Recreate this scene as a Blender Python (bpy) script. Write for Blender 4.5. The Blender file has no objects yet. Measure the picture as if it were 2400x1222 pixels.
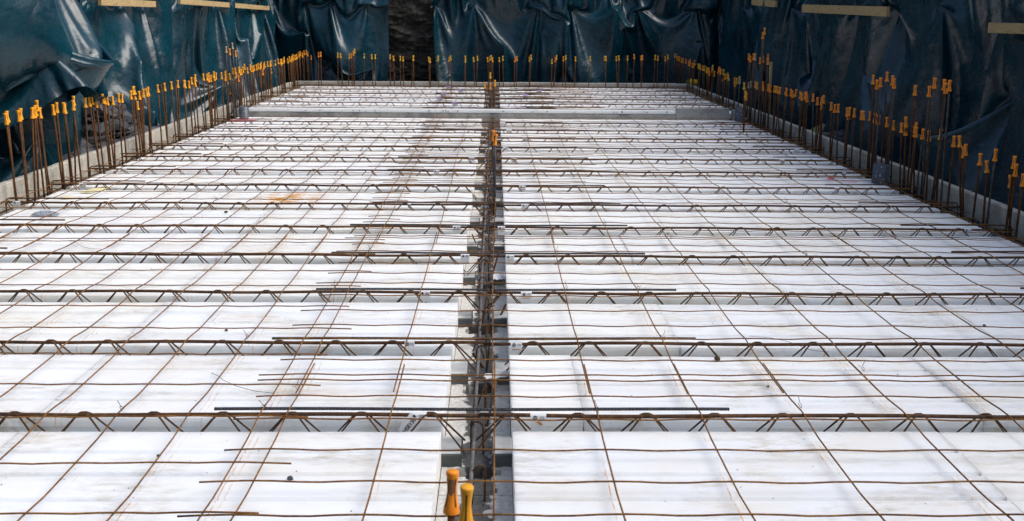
import bpy, math, random
import numpy as np
from mathutils import Vector, Matrix, noise as mnoise
R_ = random.Random(7)
scene = bpy.context.scene
col = scene.collection

# ---------------------------------------------------------------- camera, sky, sun, exposure
CAM_H = 1.19738
def cam_rot(th, yaw, roll):
    return Matrix.Rotation(-yaw, 3, 'Z') @ Matrix.Rotation(math.pi/2 - th, 3, 'X') @ Matrix.Rotation(roll, 3, 'Z')
cd = bpy.data.cameras.new('camera'); cam = bpy.data.objects.new('camera', cd); col.objects.link(cam)
cam.matrix_world = Matrix.Translation((0, 0, CAM_H)) @ cam_rot(.13, .017841, .008603).to_4x4()
cd.sensor_width = 36; cd.lens = 36*2212.57/2400
cd.shift_y = (314.27-611)/2400
cd.clip_start = .05; cd.clip_end = 3000
cd.dof.use_dof = True; cd.dof.focus_distance = 4.2; cd.dof.aperture_fstop = 11.0
scene.camera = cam

SUN_EL, SUN_AZ = 47, 96            # azimuth clockwise from +Y towards +X
w = bpy.data.worlds.new("World"); scene.world = w; w.use_nodes = True
nt = w.node_tree; bg = nt.nodes['Background']
sky = nt.nodes.new('ShaderNodeTexSky'); sky.sky_type = 'NISHITA'; sky.sun_disc = False
sky.sun_elevation = math.radians(SUN_EL); sky.sun_rotation = math.radians(SUN_AZ)
sky.air_density = 1.0; sky.dust_density = 4.0; sky.ozone_density = 1.0; sky.altitude = 0
nt.links.new(sky.outputs[0], bg.inputs[0]); bg.inputs[1].default_value = .115
sl = bpy.data.lights.new('sun', 'SUN'); sun = bpy.data.objects.new('sun', sl); col.objects.link(sun)
sl.energy = 1.5; sl.angle = math.radians(50); sl.color = (1, .99, .972)
el, az = math.radians(SUN_EL), math.radians(SUN_AZ)
sd = Vector((math.cos(el)*math.sin(az), math.cos(el)*math.cos(az), math.sin(el)))
sun.rotation_euler = (-sd).to_track_quat('-Z', 'Y').to_euler(); sun.location = (10, 5, 30)
vs = scene.view_settings
vs.view_transform = 'Standard'; vs.look = 'None'; vs.gamma = 1; vs.use_curve_mapping = False
vs.exposure = .58
scene.render.engine = 'CYCLES'
cy = scene.cycles
cy.max_bounces = 8; cy.diffuse_bounces = 5; cy.glossy_bounces = 3; cy.use_denoising = True
try: cy.denoiser = 'OPENIMAGEDENOISE'
except Exception: pass

# ---------------------------------------------------------------- material helpers
class N:
    def __init__(s, name):
        m = bpy.data.materials.new(name); m.use_nodes = True
        s.m = m; s.t = m.node_tree; s.b = s.t.nodes['Principled BSDF']
    def n(s, typ, **kw):
        o = s.t.nodes.new(typ)
        for k, v in kw.items():
            if k in o.inputs.keys() and not hasattr(o, k): o.inputs[k].default_value = v
            elif hasattr(o, k): setattr(o, k, v)
            else: o.inputs[k].default_value = v
        return o
    def l(s, a, b): s.t.links.new(a, b)
    def geo(s): return s.n('ShaderNodeNewGeometry').outputs['Position']
    def objc(s): return s.n('ShaderNodeTexCoord').outputs['Object']
    def rnd(s): return s.n('ShaderNodeObjectInfo').outputs['Random']
    def noise(s, vec, scale, detail=4, rough=.55, off=None, mul=None):
        if off is not None or mul is not None:
            mp = s.n('ShaderNodeMapping')
            if mul is not None: mp.inputs['Scale'].default_value = mul
            if off is not None: s.l(off, mp.inputs['Location'])
            s.l(vec, mp.inputs[0]); vec = mp.outputs[0]
        o = s.n('ShaderNodeTexNoise'); o.inputs['Scale'].default_value = scale
        o.inputs['Detail'].default_value = detail; o.inputs['Roughness'].default_value = rough
        s.l(vec, o.inputs['Vector']); return o.outputs['Fac']
    def ramp(s, fac, stops):
        r = s.n('ShaderNodeValToRGB'); e = r.color_ramp.elements
        while len(e) < len(stops): e.new(.5)
        for i, (p, c) in enumerate(stops):
            e[i].position = p; e[i].color = (*c, 1) if len(c) == 3 else c
        s.l(fac, r.inputs[0]); return r.outputs[0]
    def mix(s, fac, a, b):
        x = s.n('ShaderNodeMix'); x.data_type = 'RGBA'
        for v, i in ((fac, 0), (a, 6), (b, 7)):
            if hasattr(v, 'node'): s.l(v, x.inputs[i])
            else: x.inputs[i].default_value = v if i == 0 else (*v, 1)
        return x.outputs[2]
    def math(s, op, a, b=None, clamp=False):
        x = s.n('ShaderNodeMath'); x.operation = op; x.use_clamp = clamp
        for v, i in ((a, 0), (b, 1)):
            if v is None: continue
            if hasattr(v, 'node'): s.l(v, x.inputs[i])
            else: x.inputs[i].default_value = v
        return x.outputs[0]
    def bump(s, h, strength, dist=.01, prev=None):
        b = s.n('ShaderNodeBump'); b.inputs['Strength'].default_value = strength; b.inputs['Distance'].default_value = dist
        s.l(h, b.inputs['Height'])
        if prev is not None: s.l(prev, b.inputs['Normal'])
        return b.outputs[0]
    def out(s, color=None, rough=None, normal=None, metal=None, spec=None):
        for v, k in ((color, 'Base Color'), (rough, 'Roughness'), (normal, 'Normal'), (metal, 'Metallic'), (spec, 'Specular IOR Level')):
            if v is None: continue
            if hasattr(v, 'node'): s.l(v, s.b.inputs[k])
            else: s.b.inputs[k].default_value = (*v, 1) if isinstance(v, tuple) else v
        return s.m
M = {}
def W3(v): return (v, v, v)
# --- rusty steel
def rust(name, dark, mid, hot, scale=60, lo=.35, hi=.7):
    n = N(name); p = n.geo()
    a = n.noise(p, scale, 5, .65); b = n.noise(p, 7, 2)
    f = n.math('ADD', n.math('MULTIPLY', a, .65), n.math('MULTIPLY', b, .4))
    c = n.ramp(f, [(lo, dark), (.52, mid), (hi, hot)])
    M[name] = n.out(c, .75, n.bump(a, .5, .002), 0, .3)
rust('rust_wire', (.07, .031, .009), (.185, .082, .02), (.36, .17, .04))
rust('rust_chord', (.03, .016, .009), (.075, .035, .015), (.16, .075, .026))
rust('rust_web', (.032, .018, .01), (.075, .036, .015), (.14, .066, .024))
rust('rust_starter', (.028, .012, .005), (.085, .034, .009), (.15, .064, .015), 45)
rust('rust_grey', (.03, .024, .02), (.062, .05, .04), (.13, .115, .1), 45)
rust('steel_grey', (.07, .065, .065), (.15, .14, .14), (.26, .25, .25), 45)
def dark_bar():
    n = N('dark_ribbed_steel'); p = n.geo()
    a = n.noise(p, 45, 4, .6)
    wv = n.n('ShaderNodeTexWave'); wv.bands_direction = 'X'; wv.inputs['Scale'].default_value = 30; n.l(p, wv.inputs['Vector'])
    c = n.ramp(a, [(.35, (.04, .04, .045)), (.55, (.085, .086, .095)), (.72, (.13, .1, .07))])
    c = n.mix(n.math('MULTIPLY', wv.outputs['Fac'], .45), c, (.012, .012, .014))
    M['dark_bar'] = n.out(c, .5, n.bump(wv.outputs['Fac'], .6, .002), .3, .4)
dark_bar()
# --- expanded polystyrene: bead grain, yellowish grey scuffs, rust drip lines under the mesh wires
def eps(name, base, dirt_amt):
    n = N(name); p = n.geo(); rn = n.rnd()
    br = n.mix(rn, tuple(x*.955 for x in base), base)
    warm = n.mix(n.math('GREATER_THAN', n.math('FRACT', n.math('MULTIPLY', rn, 7.3)), .45), br, n.mix(.5, br, tuple(a*b for a, b in zip(base, (.985, .955, .87)))))
    off = n.n('ShaderNodeCombineXYZ'); n.l(n.math('MULTIPLY', rn, 13.), off.inputs[0]); n.l(n.math('MULTIPLY', rn, 5.), off.inputs[1])
    d1 = n.noise(p, 2.6, 6, .62, off.outputs[0], (1, 2.2, 1))
    d2 = n.noise(p, 13, 5, .7, off.outputs[0], (1, 3.2, 1))
    dm = n.math('MULTIPLY', n.ramp(d1, [(.47, W3(0)), (.72, W3(1))]), n.ramp(d2, [(.42, W3(.05)), (.68, W3(1))]))
    c = n.mix(n.math('MULTIPLY', dm, dirt_amt*1.25, True), warm, (.42, .37, .27))
    cr_ = n.noise(p, 3.4, 5, .6, off.outputs[0], (.8, 1.5, 1))
    c = n.mix(n.math('MULTIPLY', n.ramp(cr_, [(.46, W3(0)), (.7, W3(1))]), .42*dirt_amt, True), c, (.68, .6, .44))
    # rust splash left where a wet bar lay
    vd = n.n('ShaderNodeVectorMath'); vd.operation = 'DISTANCE'; n.l(p, vd.inputs[0]); vd.inputs[1].default_value = (-1.31, 5.93, 0)
    spl = n.math('MULTIPLY', n.math('SUBTRACT', 1., n.math('DIVIDE', vd.outputs['Value'], .26), True), n.ramp(n.noise(p, 12, 5, .65, None, (1, 1.8, 1)), [(.42, W3(0)), (.66, W3(1))]))
    c = n.mix(n.math('MULTIPLY', spl, 2.6, True), c, (.6, .25, .04))
    # darker scuffs
    d3 = n.noise(p, 38, 3, .6, off.outputs[0], (1, 2.4, 1))
    d4 = n.noise(p, 3.1, 2, .5, None, (1, 1, 1))
    sc = n.math('MULTIPLY', n.ramp(d3, [(.66, W3(0)), (.78, W3(1))]), n.ramp(d4, [(.52, W3(0)), (.66, W3(1))]))
    c = n.mix(n.math('MULTIPLY', sc, .75*dirt_amt, True), c, (.22, .22, .2))
    # drip lines, a little beside each wire of the mesh
    sx = n.n('ShaderNodeSeparateXYZ'); n.l(p, sx.inputs[0])
    right = n.math('GREATER_THAN', sx.outputs[0], -.64)
    wob = n.math('MULTIPLY', n.math('SUBTRACT', n.noise(p, 3, 2), .5), .02)
    for k, (x0, per, wd, colr, amt, thr) in enumerate(((-.004, .3, .0028, (.6, .27, .06), 1.1, .47), (.013, .3, .0045, (.55, .38, .2), .7, .49))):
        ph = []
        for xo, pr in ((-.002, .3), (-.673, .2038)):
            q = n.math('ADD', n.math('SUBTRACT', sx.outputs[0], xo + x0), wob)
            ph.append(n.math('MULTIPLY', n.math('ABSOLUTE', n.math('SUBTRACT', n.math('FRACT', n.math('ADD', n.math('DIVIDE', q, pr), .5)), .5)), pr))
        dd = n.math('ADD', n.math('MULTIPLY', ph[0], right), n.math('MULTIPLY', ph[1], n.math('SUBTRACT', 1., right)))
        ln = n.math('SUBTRACT', 1., n.math('DIVIDE', dd, wd), True)
        br_ = n.noise(p, 26, 4, .65, None, (2.5, 1, 1))
        seg = n.noise(p, 3.2, 2, .5, None, (3, 1, 1))
        m_ = n.math('MULTIPLY', ln, n.math('MULTIPLY', n.ramp(br_, [(thr-.08, W3(0)), (thr+.12, W3(1))]), n.ramp(seg, [(.46, W3(0)), (.6, W3(1))])))
        c = n.mix(n.math('MULTIPLY', m_, amt, True), c, colr)
    vo = n.n('ShaderNodeTexVoronoi'); vo.inputs['Scale'].default_value = 260; n.l(p, vo.inputs['Vector'])
    nb = n.bump(vo.outputs['Distance'], .12, .002); nb = n.bump(n.noise(p, 22, 3), .15, .006, nb)
    n.b.inputs['Subsurface Weight'].default_value = .85; n.b.inputs['Subsurface Radius'].default_value = (1, 1, 1); n.b.inputs['Subsurface Scale'].default_value = .055
    M[name] = n.out(c, .85, nb, 0, .25)
eps('polystyrene', (.815, .85, .885), .9)
eps('fresh_polystyrene', (.86, .885, .91), .1)
def concrete(name, a, b, sc, stain=(.1, .1, .1), st=.0, bump=.4, pit=True):
    n = N(name); p = n.geo()
    x = n.noise(p, sc, 6, .65); y = n.noise(p, 2.1, 4, .6)
    c = n.ramp(n.math('ADD', n.math('MULTIPLY', x, .6), n.math('MULTIPLY', y, .45)), [(.33, a), (.7, b)])
    if st:
        s_ = n.noise(p, 5.5, 4, .6); c = n.mix(n.math('MULTIPLY', n.ramp(s_, [(.5, W3(0)), (.62, W3(1))]), st), c, stain)
    h = x
    if pit:
        v = n.n('ShaderNodeTexVoronoi'); v.inputs['Scale'].default_value = 120; n.l(p, v.inputs['Vector'])
        pt = n.ramp(v.outputs['Distance'], [(.05, W3(0)), (.22, W3(1))])
        c = n.mix(n.math('MULTIPLY', n.math('SUBTRACT', 1., pt), .35), c, tuple(q*.45 for q in a)); h = n.math('ADD', x, pt)
    M[name] = n.out(c, .9, n.bump(h, bump, .004), 0, .2)
concrete('kerb_concrete', (.33, .31, .265), (.62, .59, .52), 34, (.2, .19, .17), .5, .8)
concrete('beam_concrete', (.22, .215, .2), (.46, .45, .42), 55, (.11, .11, .115), .6, .8)
concrete('shaded_heel_concrete', (.075, .08, .08), (.16, .168, .165), 18, (.06, .065, .065), .4, .3)  # darker copy of the foot concrete, side shade put into the colour
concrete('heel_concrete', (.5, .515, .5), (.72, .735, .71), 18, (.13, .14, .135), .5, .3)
def wet_blocks():
    n = N('wet_blockwork'); p = n.geo()
    x = n.noise(p, 70, 5, .7); c = n.ramp(x, [(.3, (.5, .485, .445)), (.7, (.78, .765, .72))])
    sx = n.n('ShaderNodeSeparateXYZ'); n.l(p, sx.inputs[0])
    dx = n.math('ABSOLUTE', n.math('ADD', sx.outputs[0], .045))
    e = n.math('ADD', n.math('MULTIPLY', dx, 8.6), n.math('MULTIPLY', n.noise(p, 13, 4, .6), 1.05))
    wet = n.math('SUBTRACT', 1., n.ramp(e, [(.86, W3(0)), (.93, W3(1))]))
    c = n.mix(n.math('MULTIPLY', wet, .92), c, n.ramp(x, [(.3, (.028, .029, .029)), (.7, (.065, .067, .066))]))
    M['wet_blockwork'] = n.out(c, n.math('SUBTRACT', .9, n.math('MULTIPLY', wet, .3)), n.bump(x, .6, .006), 0, .3)
wet_blocks()
def simple(name, c, rough=.6, var=.15, sc=20, spec=.4, metal=0, bump=0):
    n = N(name); p = n.objc(); x = n.noise(p, sc, 4, .6)
    cc = n.mix(x, tuple(q*(1-var) for q in c), tuple(min(1, q*(1+var)) for q in c))
    if name.startswith('cap_') and name != 'cap_slot':
        rn = n.rnd()          # each cap bleached and muddied a little differently
        cc = n.mix(n.math('MULTIPLY', rn, .2), cc, (.66, .42, .06)); g = n.noise(n.geo(), 90, 3, .6)
        cc = n.mix(n.math('MULTIPLY', n.ramp(g, [(.52, W3(0)), (.7, W3(1))]), n.math('MULTIPLY', n.math('FRACT', n.math('MULTIPLY', rn, 9.7)), .3)), cc, (.2, .12, .05))
    M[name] = n.out(cc, rough, n.bump(x, bump, .004) if bump else None, metal, spec)
simple('mortar', (.5, .49, .46), .95, .25, 60, .2, 0, .6)
simple('slurry', (.62, .63, .6), .9, .15, 40, .2, 0, .5)
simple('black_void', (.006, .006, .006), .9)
simple('pvc_grey', (.085, .1, .125), .4, .12, 12)
simple('pvc_inside', (.03, .033, .04), .6)
simple('cap_amber', (.86, .35, .012), .42, .08)
simple('cap_orange', (.9, .26, .01), .42, .08)
simple('cap_yellow', (.62, .38, .025), .45, .1)
simple('cap_beige', (.5, .33, .17), .5, .1)
simple('cap_slot', (.1, .035, .006), .6)
simple('cap_pale', (.42, .36, .26), .6, .1)
simple('tag_white', (.74, .75, .76), .5, .06)
simple('tag_film', (.68, .7, .69), .4, .12, 30)
simple('tag_ink', (.02, .02, .022), .6)
simple('tag_lilac', (.36, .27, .56), .5, .1)
simple('tag_rust', (.5, .22, .04), .8, .2)
simple('pink_paint', (.85, .14, .24), .7, .1)
simple('paper', (.75, .69, .42), .8, .1)
simple('dust', (.33, .37, .43), .95, .25, 60, .1)
simple('clod', (.07, .05, .03), .95, .3, 60, .1)
simple('slate', (.05, .055, .065), .6, .35, 25, .5, 0, .5)
simple('tie_wire', (.03, .022, .018), .6)
simple('yellow_plastic', (.75, .5, .03), .45)
def wood():
    n = N('pale_timber'); p = n.objc()
    x = n.noise(p, 9, 5, .6, None, (1, 14, 14)); y = n.noise(p, 3, 3)
    c = n.ramp(x, [(.3, (.34, .23, .1)), (.7, (.56, .42, .22))]); c = n.mix(n.math('MULTIPLY', y, .35), c, (.28, .2, .1))
    M['pale_timber'] = n.out(c, .75, n.bump(x, .2, .004), 0, .25)
wood()
def tarp(name, c1, c2):
    n = N(name); p = n.geo()
    d = n.noise(p, 2.3, 5, .6); g = n.noise(p, 60, 3, .6); m = n.noise(p, 7, 4, .6)
    c = n.ramp(d, [(.35, c1), (.65, c2)])
    sp = n.ramp(g, [(.69, W3(0)), (.76, W3(1))]); patch = n.ramp(n.noise(p, 1.7, 3), [(.5, W3(0)), (.65, W3(1))])
    c = n.mix(n.math('MULTIPLY', n.math('MULTIPLY', sp, patch), .2), c, (.22, .26, .28))
    r = n.ramp(m, [(.3, W3(.17)), (.7, W3(.36))])
    cr = n.math('ABSOLUTE', n.math('SUBTRACT', n.noise(p, 4.5, 3, .5), .5)); cr2 = n.noise(p, 24, 4, .6)
    nb = n.bump(cr, .34, .05); nb = n.bump(cr2, .1, .012, nb)
    M[name] = n.out(c, r, nb, 0, .55)
tarp('tarpaulin', (.0010, .021, .034), (.0024, .044, .066))
def ground_mat(name, a, b, sc, bump):
    n = N(name); p = n.geo(); x = n.noise(p, sc, 8, .65); y = n.noise(p, sc*.13, 3)
    c = n.ramp(n.math('ADD', n.math('MULTIPLY', x, .6), n.math('MULTIPLY', y, .4)), [(.35, a), (.65, b)])
    M[name] = n.out(c, .9, n.bump(x, bump, .05), 0, .3)
ground_mat('pit_ground', (.018, .018, .02), (.06, .057, .055), 9, .8)
ground_mat('bank_earth', (.012, .012, .009), (.04, .038, .026), 3, .8)
ground_mat('dark_rock', (.012, .011, .01), (.11, .098, .08), 16, 1.0)

# ---------------------------------------------------------------- mesh helpers
class MB:
    def __init__(s): s.v = []; s.f = []; s.mi = []; s.cur = 0
    def add(s, vs_, fs):
        o = len(s.v); s.v += [tuple(q) for q in vs_]
        for f in fs: s.f.append(tuple(i+o for i in f)); s.mi.append(s.cur)
    def box(s, lo, hi, jit=0):
        x0, y0, z0 = lo; x1, y1, z1 = hi
        vs_ = [(x0,y0,z0),(x1,y0,z0),(x1,y1,z0),(x0,y1,z0),(x0,y0,z1),(x1,y0,z1),(x1,y1,z1),(x0,y1,z1)]
        s.add(vs_, [(0,3,2,1),(4,5,6,7),(0,1,5,4),(1,2,6,5),(2,3,7,6),(3,0,4,7)])
    def bbox(s, lo, hi, b=.004):
        """box whose upper edges are chamfered"""
        x0, y0, z0 = lo; x1, y1, z1 = hi
        vs_ = [(x0,y0,z0),(x1,y0,z0),(x1,y1,z0),(x0,y1,z0),
               (x0,y0,z1-b),(x1,y0,z1-b),(x1,y1,z1-b),(x0,y1,z1-b),
               (x0+b,y0+b,z1),(x1-b,y0+b,z1),(x1-b,y1-b,z1),(x0+b,y1-b,z1)]
        s.add(vs_, [(0,3,2,1),(8,9,10,11),(0,1,5,4),(1,2,6,5),(2,3,7,6),(3,0,4,7),(4,5,9,8),(5,6,10,9),(6,7,11,10),(7,4,8,11)])
    def tube(s, pts, r, n=6, caps=True, rib=0):
        P = [Vector(p) for p in pts]; k = len(P); vs_ = []
        up = Vector((0, 0, 1)); prev = None
        for i, p in enumerate(P):
            d = (P[min(i+1, k-1)] - P[max(i-1, 0)]).normalized()
            if prev is None:
                a = up if abs(d.z) < .9 else Vector((1, 0, 0)); u = d.cross(a).normalized()
            else:
                u = (prev - d*prev.dot(d)).normalized()
            prev = u; v = d.cross(u)
            rr = (r[i] if isinstance(r, (list, tuple)) else r)
            if rib and i % 2: rr *= 1 + rib
            for j in range(n):
                t = 2*math.pi*j/n; vs_.append(p + (u*math.cos(t) + v*math.sin(t))*rr)
        fs = [(i*n+j, i*n+(j+1) % n, (i+1)*n+(j+1) % n, (i+1)*n+j) for i in range(k-1) for j in range(n)]
        if caps: fs += [tuple(range(n-1, -1, -1)), tuple((k-1)*n+j for j in range(n))]
        s.add(vs_, fs)
    def lathe(s, prof, n=16, c=(0, 0, 0)):
        vs_ = [(c[0]+r*math.cos(2*math.pi*j/n), c[1]+r*math.sin(2*math.pi*j/n), c[2]+z) for r, z in prof for j in range(n)]
        k = len(prof)
        fs = [(i*n+j, i*n+(j+1) % n, (i+1)*n+(j+1) % n, (i+1)*n+j) for i in range(k-1) for j in range(n)]
        s.add(vs_, fs)
        s.add([vs_[j] for j in range(n)], [tuple(range(n-1, -1, -1))]) if prof[0][0] > 1e-6 else None
        s.add([vs_[(k-1)*n+j] for j in range(n)], [tuple(range(n))]) if prof[-1][0] > 1e-6 else None
    def mesh(s, name, mats, smooth=False):
        me = bpy.data.meshes.new(name); me.from_pydata(s.v, [], s.f)
        for m in (mats if isinstance(mats, (list, tuple)) else [mats]): me.materials.append(m)
        me.polygons.foreach_set('material_index', s.mi)
        if smooth: me.polygons.foreach_set('use_smooth', [True]*len(s.f))
        me.update(); return me
    def build(s, name, mats, parent=None, smooth=False):
        return link(name, s.mesh(name, mats, smooth), parent)
def link(name, me, parent=None, loc=None):
    o = bpy.data.objects.new(name, me); col.objects.link(o)
    if parent is not None: o.parent = parent
    if loc is not None: o.location = loc
    return o
def tag(o, label=None, cat=None, group=None, kind=None):
    for k, v in (('label', label), ('category', cat), ('group', group), ('kind', kind)):
        if v: o[k] = v
    return o
def thing(name, label, cat, loc=(0, 0, 0), group=None):
    o = bpy.data.objects.new(name, None); o.empty_display_size = .05; col.objects.link(o); o.location = loc
    return tag(o, label, cat, group)
ONES = ['', 'first', 'second', 'third', 'fourth', 'fifth', 'sixth', 'seventh', 'eighth', 'ninth', 'tenth', 'eleventh', 'twelfth', 'thirteenth',
        'fourteenth', 'fifteenth', 'sixteenth', 'seventeenth', 'eighteenth', 'nineteenth']
TENS = ['', '', 'twenty', 'thirty', 'forty', 'fifty', 'sixty', 'seventy', 'eighty', 'ninety']
def ordw(n):
    if n >= 100:
        return 'hundredth' if n == 100 else 'hundred and ' + ordw(n-100)
    if n < 20: return ONES[n]
    return TENS[n//10][:-1] + 'ieth' if n % 10 == 0 else TENS[n//10] + '-' + ONES[n % 10]
# ---------------------------------------------------------------- geometry of the place (metres; z = 0 is the top of the white boards)
Y0, PITCH = 2.61885, .6
GAP_L, GAP_R = -.147, .053          # the channel over the centre wall
EDGE_L, EDGE_R = -2.85, 2.75        # ends of the boards
WALL_L, WALL_R, WALL_FAR = -3.0, 2.88, 14.03
BEAM_Y = 10.48
FZ = .063                           # the far bay lies a little higher
NEAR = list(range(-2, 13))          # joists of the near bay
FAR_Y = [10.58+.62*k for k in range(6)]

# ---------------------------------------------------------------- pit floor, banks, rock
def struct(name, mb, mat, smooth=False):
    return tag(mb.build(name, mat, None, smooth), kind='structure')
PATH = [(-4.0, -2.0), (-4.0, 15.7), (4.05, 15.7), (4.05, -2.0)]
def make_path(r=.55):
    pts = []
    for i, p in enumerate(PATH):
        if i in (0, 3): pts.append(p); continue
        a = Vector(PATH[i-1]); b = Vector(p); c = Vector(PATH[i+1])
        d1 = (a-b).normalized(); d2 = (c-b).normalized()
        for k in range(9):
            t = k/8; q = (b+d1*r)*(1-t)**2 + b*2*t*(1-t) + (b+d2*r)*t*t
            pts.append(tuple(q))
    P = np.array(pts); L = np.r_[0, np.cumsum(np.hypot(*np.diff(P, axis=0).T))]
    return P, L
PP, PL = make_path()
def on_path(s, n, z):
    """s along the pit wall, n into the pit"""
    s = np.asarray(s, float); x = np.interp(s, PL, PP[:, 0]); y = np.interp(s, PL, PP[:, 1])
    e = .15; tx = np.interp(s+e, PL, PP[:, 0]) - np.interp(s-e, PL, PP[:, 0]); ty = np.interp(s+e, PL, PP[:, 1]) - np.interp(s-e, PL, PP[:, 1])
    h = np.hypot(tx, ty); return np.stack([x + n*ty/h, y - n*tx/h, z*np.ones_like(x)], -1)
def s_left(y): return y + 2.0
S_C1 = 17.7 - .24
def s_back(x): return float(np.interp(x, PP[9:12, 0], PL[9:12])) if False else float(PL[9] + (x - PP[9, 0]))
def s_right(y): return float(PL[-1] - (y + 2.0))

g = MB(); g.add([(-900, -900, -.42), (900, -900, -.42), (900, 900, -.42), (-900, 900, -.42)], [(0, 1, 2, 3)])
struct('ground', g, M['pit_ground'])
b = MB(); ss = np.linspace(0, PL[-1], 220)
prof = [(.06, -.44), (.04, .1), (.02, .9), (-.02, 2.0), (-.5, 2.3), (-4, 4.2), (-9, 7.2), (-60, 9.0), (-850, 9.2)]
rows = []
for n_, z_ in prof:
    if n_ < -3:
        # an unseen slope added beyond the pit blocks bright sky from tarpaulin reflections
        P = on_path(ss, 0*ss, z_); c = np.array([0, 7.0, 0]); d = P - c; d[:, 2] = 0; d /= np.linalg.norm(d, axis=1)[:, None]; P = P + d*(-n_); P[:, 2] = z_
    else:
        P = on_path(ss, n_ + .05*np.array([mnoise.noise((s*1.3, z_*2, 3)) for s in ss]), z_)
    rows.append(P)
k = len(ss)
b.add([tuple(p) for r in rows for p in r], [(i*k+j, i*k+j+1, (i+1)*k+j+1, (i+1)*k+j) for i in range(len(rows)-1) for j in range(k-1)])
struct('earth_bank', b, M['bank_earth'], True)
# the bare rock face that shows between two sheets
rk = MB(); s0, s1 = s_back(-2.3), s_back(-.3); nx, nz = 70, 90
for j in range(nz+1):
    for i in range(nx+1):
        s = s0 + (s1-s0)*i/nx; z = -.42 + 2.5*j/nz
        q = (s*2.2, z*5.5 + s*1.2, .3); h = mnoise.fractal(q, .9, 2.1, 5) * .11 + abs(mnoise.noise((s*5, z*14, 2)))*.07
        e = min(1, min(i, nx-i)/6)
        rk.v.append(tuple(on_path(s, .1 - .02*z + e*(.04 + h), z)))
w1 = nx+1
rk.f = [(j*w1+i, j*w1+i+1, (j+1)*w1+i+1, (j+1)*w1+i) for j in range(nz) for i in range(nx)]; rk.mi = [0]*len(rk.f)
struct('rock_face', rk, M['dark_rock'])

# ---------------------------------------------------------------- tarpaulins: sheets of plastic hung on the pit wall, relaxed as cloth
def relax(nx, ny, hx, hz, p_of, pins, back, bottom, steps, seed, n0=.12, bend=.06, wind=1.0, fold=.6):
    """position-based cloth in (along, out, up); pins: {(row, col): (along, out, up)}; back(p, z) = wall surface"""
    rg = np.random.RandomState(seed)
    X = np.zeros((ny, nx, 3)); J, I = np.mgrid[0:ny, 0:nx]
    X[..., 0] = p_of(I/(nx-1)); X[..., 2] = pins['top'] - J*hz
    ph = rg.rand(6)*6.28
    U = I*hx; D = J*hz
    big = 2*math.pi*U/fold + 1.6*np.sin(U*1.7+ph[0]) + .7*np.sin(D*1.9+ph[1]+U*.8)
    amp = fold*.15*np.clip(.35+D*.9, 0, 1.25)*(1+.5*np.sin(U*2.9+ph[2]))
    X[..., 1] = n0 + amp*np.sin(big) + .018*np.sin(U*19+ph[5]+D*2) + rg.randn(ny, nx)*.004
    Wt = np.ones((ny, nx, 1)); T = X.copy()
    for (r, c), t in pins['at'].items(): Wt[r, c] = 0; T[r, c] = t
    V = np.zeros_like(X); dt = .022; start = X.copy(); fixed = Wt[..., 0] == 0
    diag = math.hypot(hx, hz)
    def pair(a, b, wa, wb, L, k):
        d = b - a; l = np.sqrt((d*d).sum(-1, keepdims=True)) + 1e-9
        ws = wa + wb; ws[ws == 0] = 1
        cr = d*((l - L)/l*k/ws)
        a += cr*wa; b -= cr*wb
    def sweep(Q):
        for o in (0, 1):
            m = (nx-o)//2*2
            pair(Q[:, o:o+m:2], Q[:, o+1:o+m:2], Wt[:, o:o+m:2], Wt[:, o+1:o+m:2], hx, 1.)
            m = (ny-o)//2*2
            pair(Q[o:o+m:2], Q[o+1:o+m:2], Wt[o:o+m:2], Wt[o+1:o+m:2], hz, 1.)
        for o in (0, 1):
            m = (ny-o)//2*2
            pair(Q[o:o+m:2, :-1], Q[o+1:o+m:2, 1:], Wt[o:o+m:2, :-1], Wt[o+1:o+m:2, 1:], diag, .5)
            pair(Q[o:o+m:2, 1:], Q[o+1:o+m:2, :-1], Wt[o:o+m:2, 1:], Wt[o+1:o+m:2, :-1], diag, .5)
        for o in range(4):
            a, b_ = Q[:, o:nx-2:4], Q[:, o+2::4]; m = min(a.shape[1], b_.shape[1])
            pair(a[:, :m], b_[:, :m], Wt[:, o:nx-2:4][:, :m], Wt[:, o+2::4][:, :m], 2*hx, bend)
            a, b_ = Q[o:ny-2:4], Q[o+2::4]; m = min(a.shape[0], b_.shape[0])
            pair(a[:m], b_[:m], Wt[o:ny-2:4][:m], Wt[o+2::4][:m], 2*hz, bend)
    for st in range(steps):
        f = min(1, st/(steps*.45)); f = f*f*(3-2*f)
        acc = np.zeros_like(X); acc[..., 2] = -3.2
        acc[..., 1] = wind*(.9*np.sin(I*hx*2.1+ph[3]+st*.05) + .7*np.sin(J*hz*3.3+ph[4]+I*hx*4.1)) - .1
        V = V*.97 + acc*dt; Q = X + V*dt*(Wt > 0)
        Q[fixed] = start[fixed]*(1-f) + T[fixed]*f
        for it in range(9): sweep(Q)
        bk = back(Q[..., 0], Q[..., 2]); hit = (Q[..., 1] < bk) & ~fixed
        Q[..., 1] = np.where(hit, bk, Q[..., 1]); Q[..., 0] = np.where(hit, X[..., 0]*.8+Q[..., 0]*.2, Q[..., 0])
        lo = (Q[..., 2] < bottom) & ~fixed
        Q[..., 2] = np.where(lo, bottom, Q[..., 2])
        V = (Q-X)/dt; sp = np.sqrt((V*V).sum(-1, keepdims=True)); V *= np.minimum(1, 3/(sp+1e-9)); X = Q
    return X
HANG = .36
def bank_n(p, z):
    b = .16 + 0*z
    return b + .05*np.sin(p*2.3+z*1.7) + .035*np.sin(p*5.1-z*3.1+1)
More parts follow.
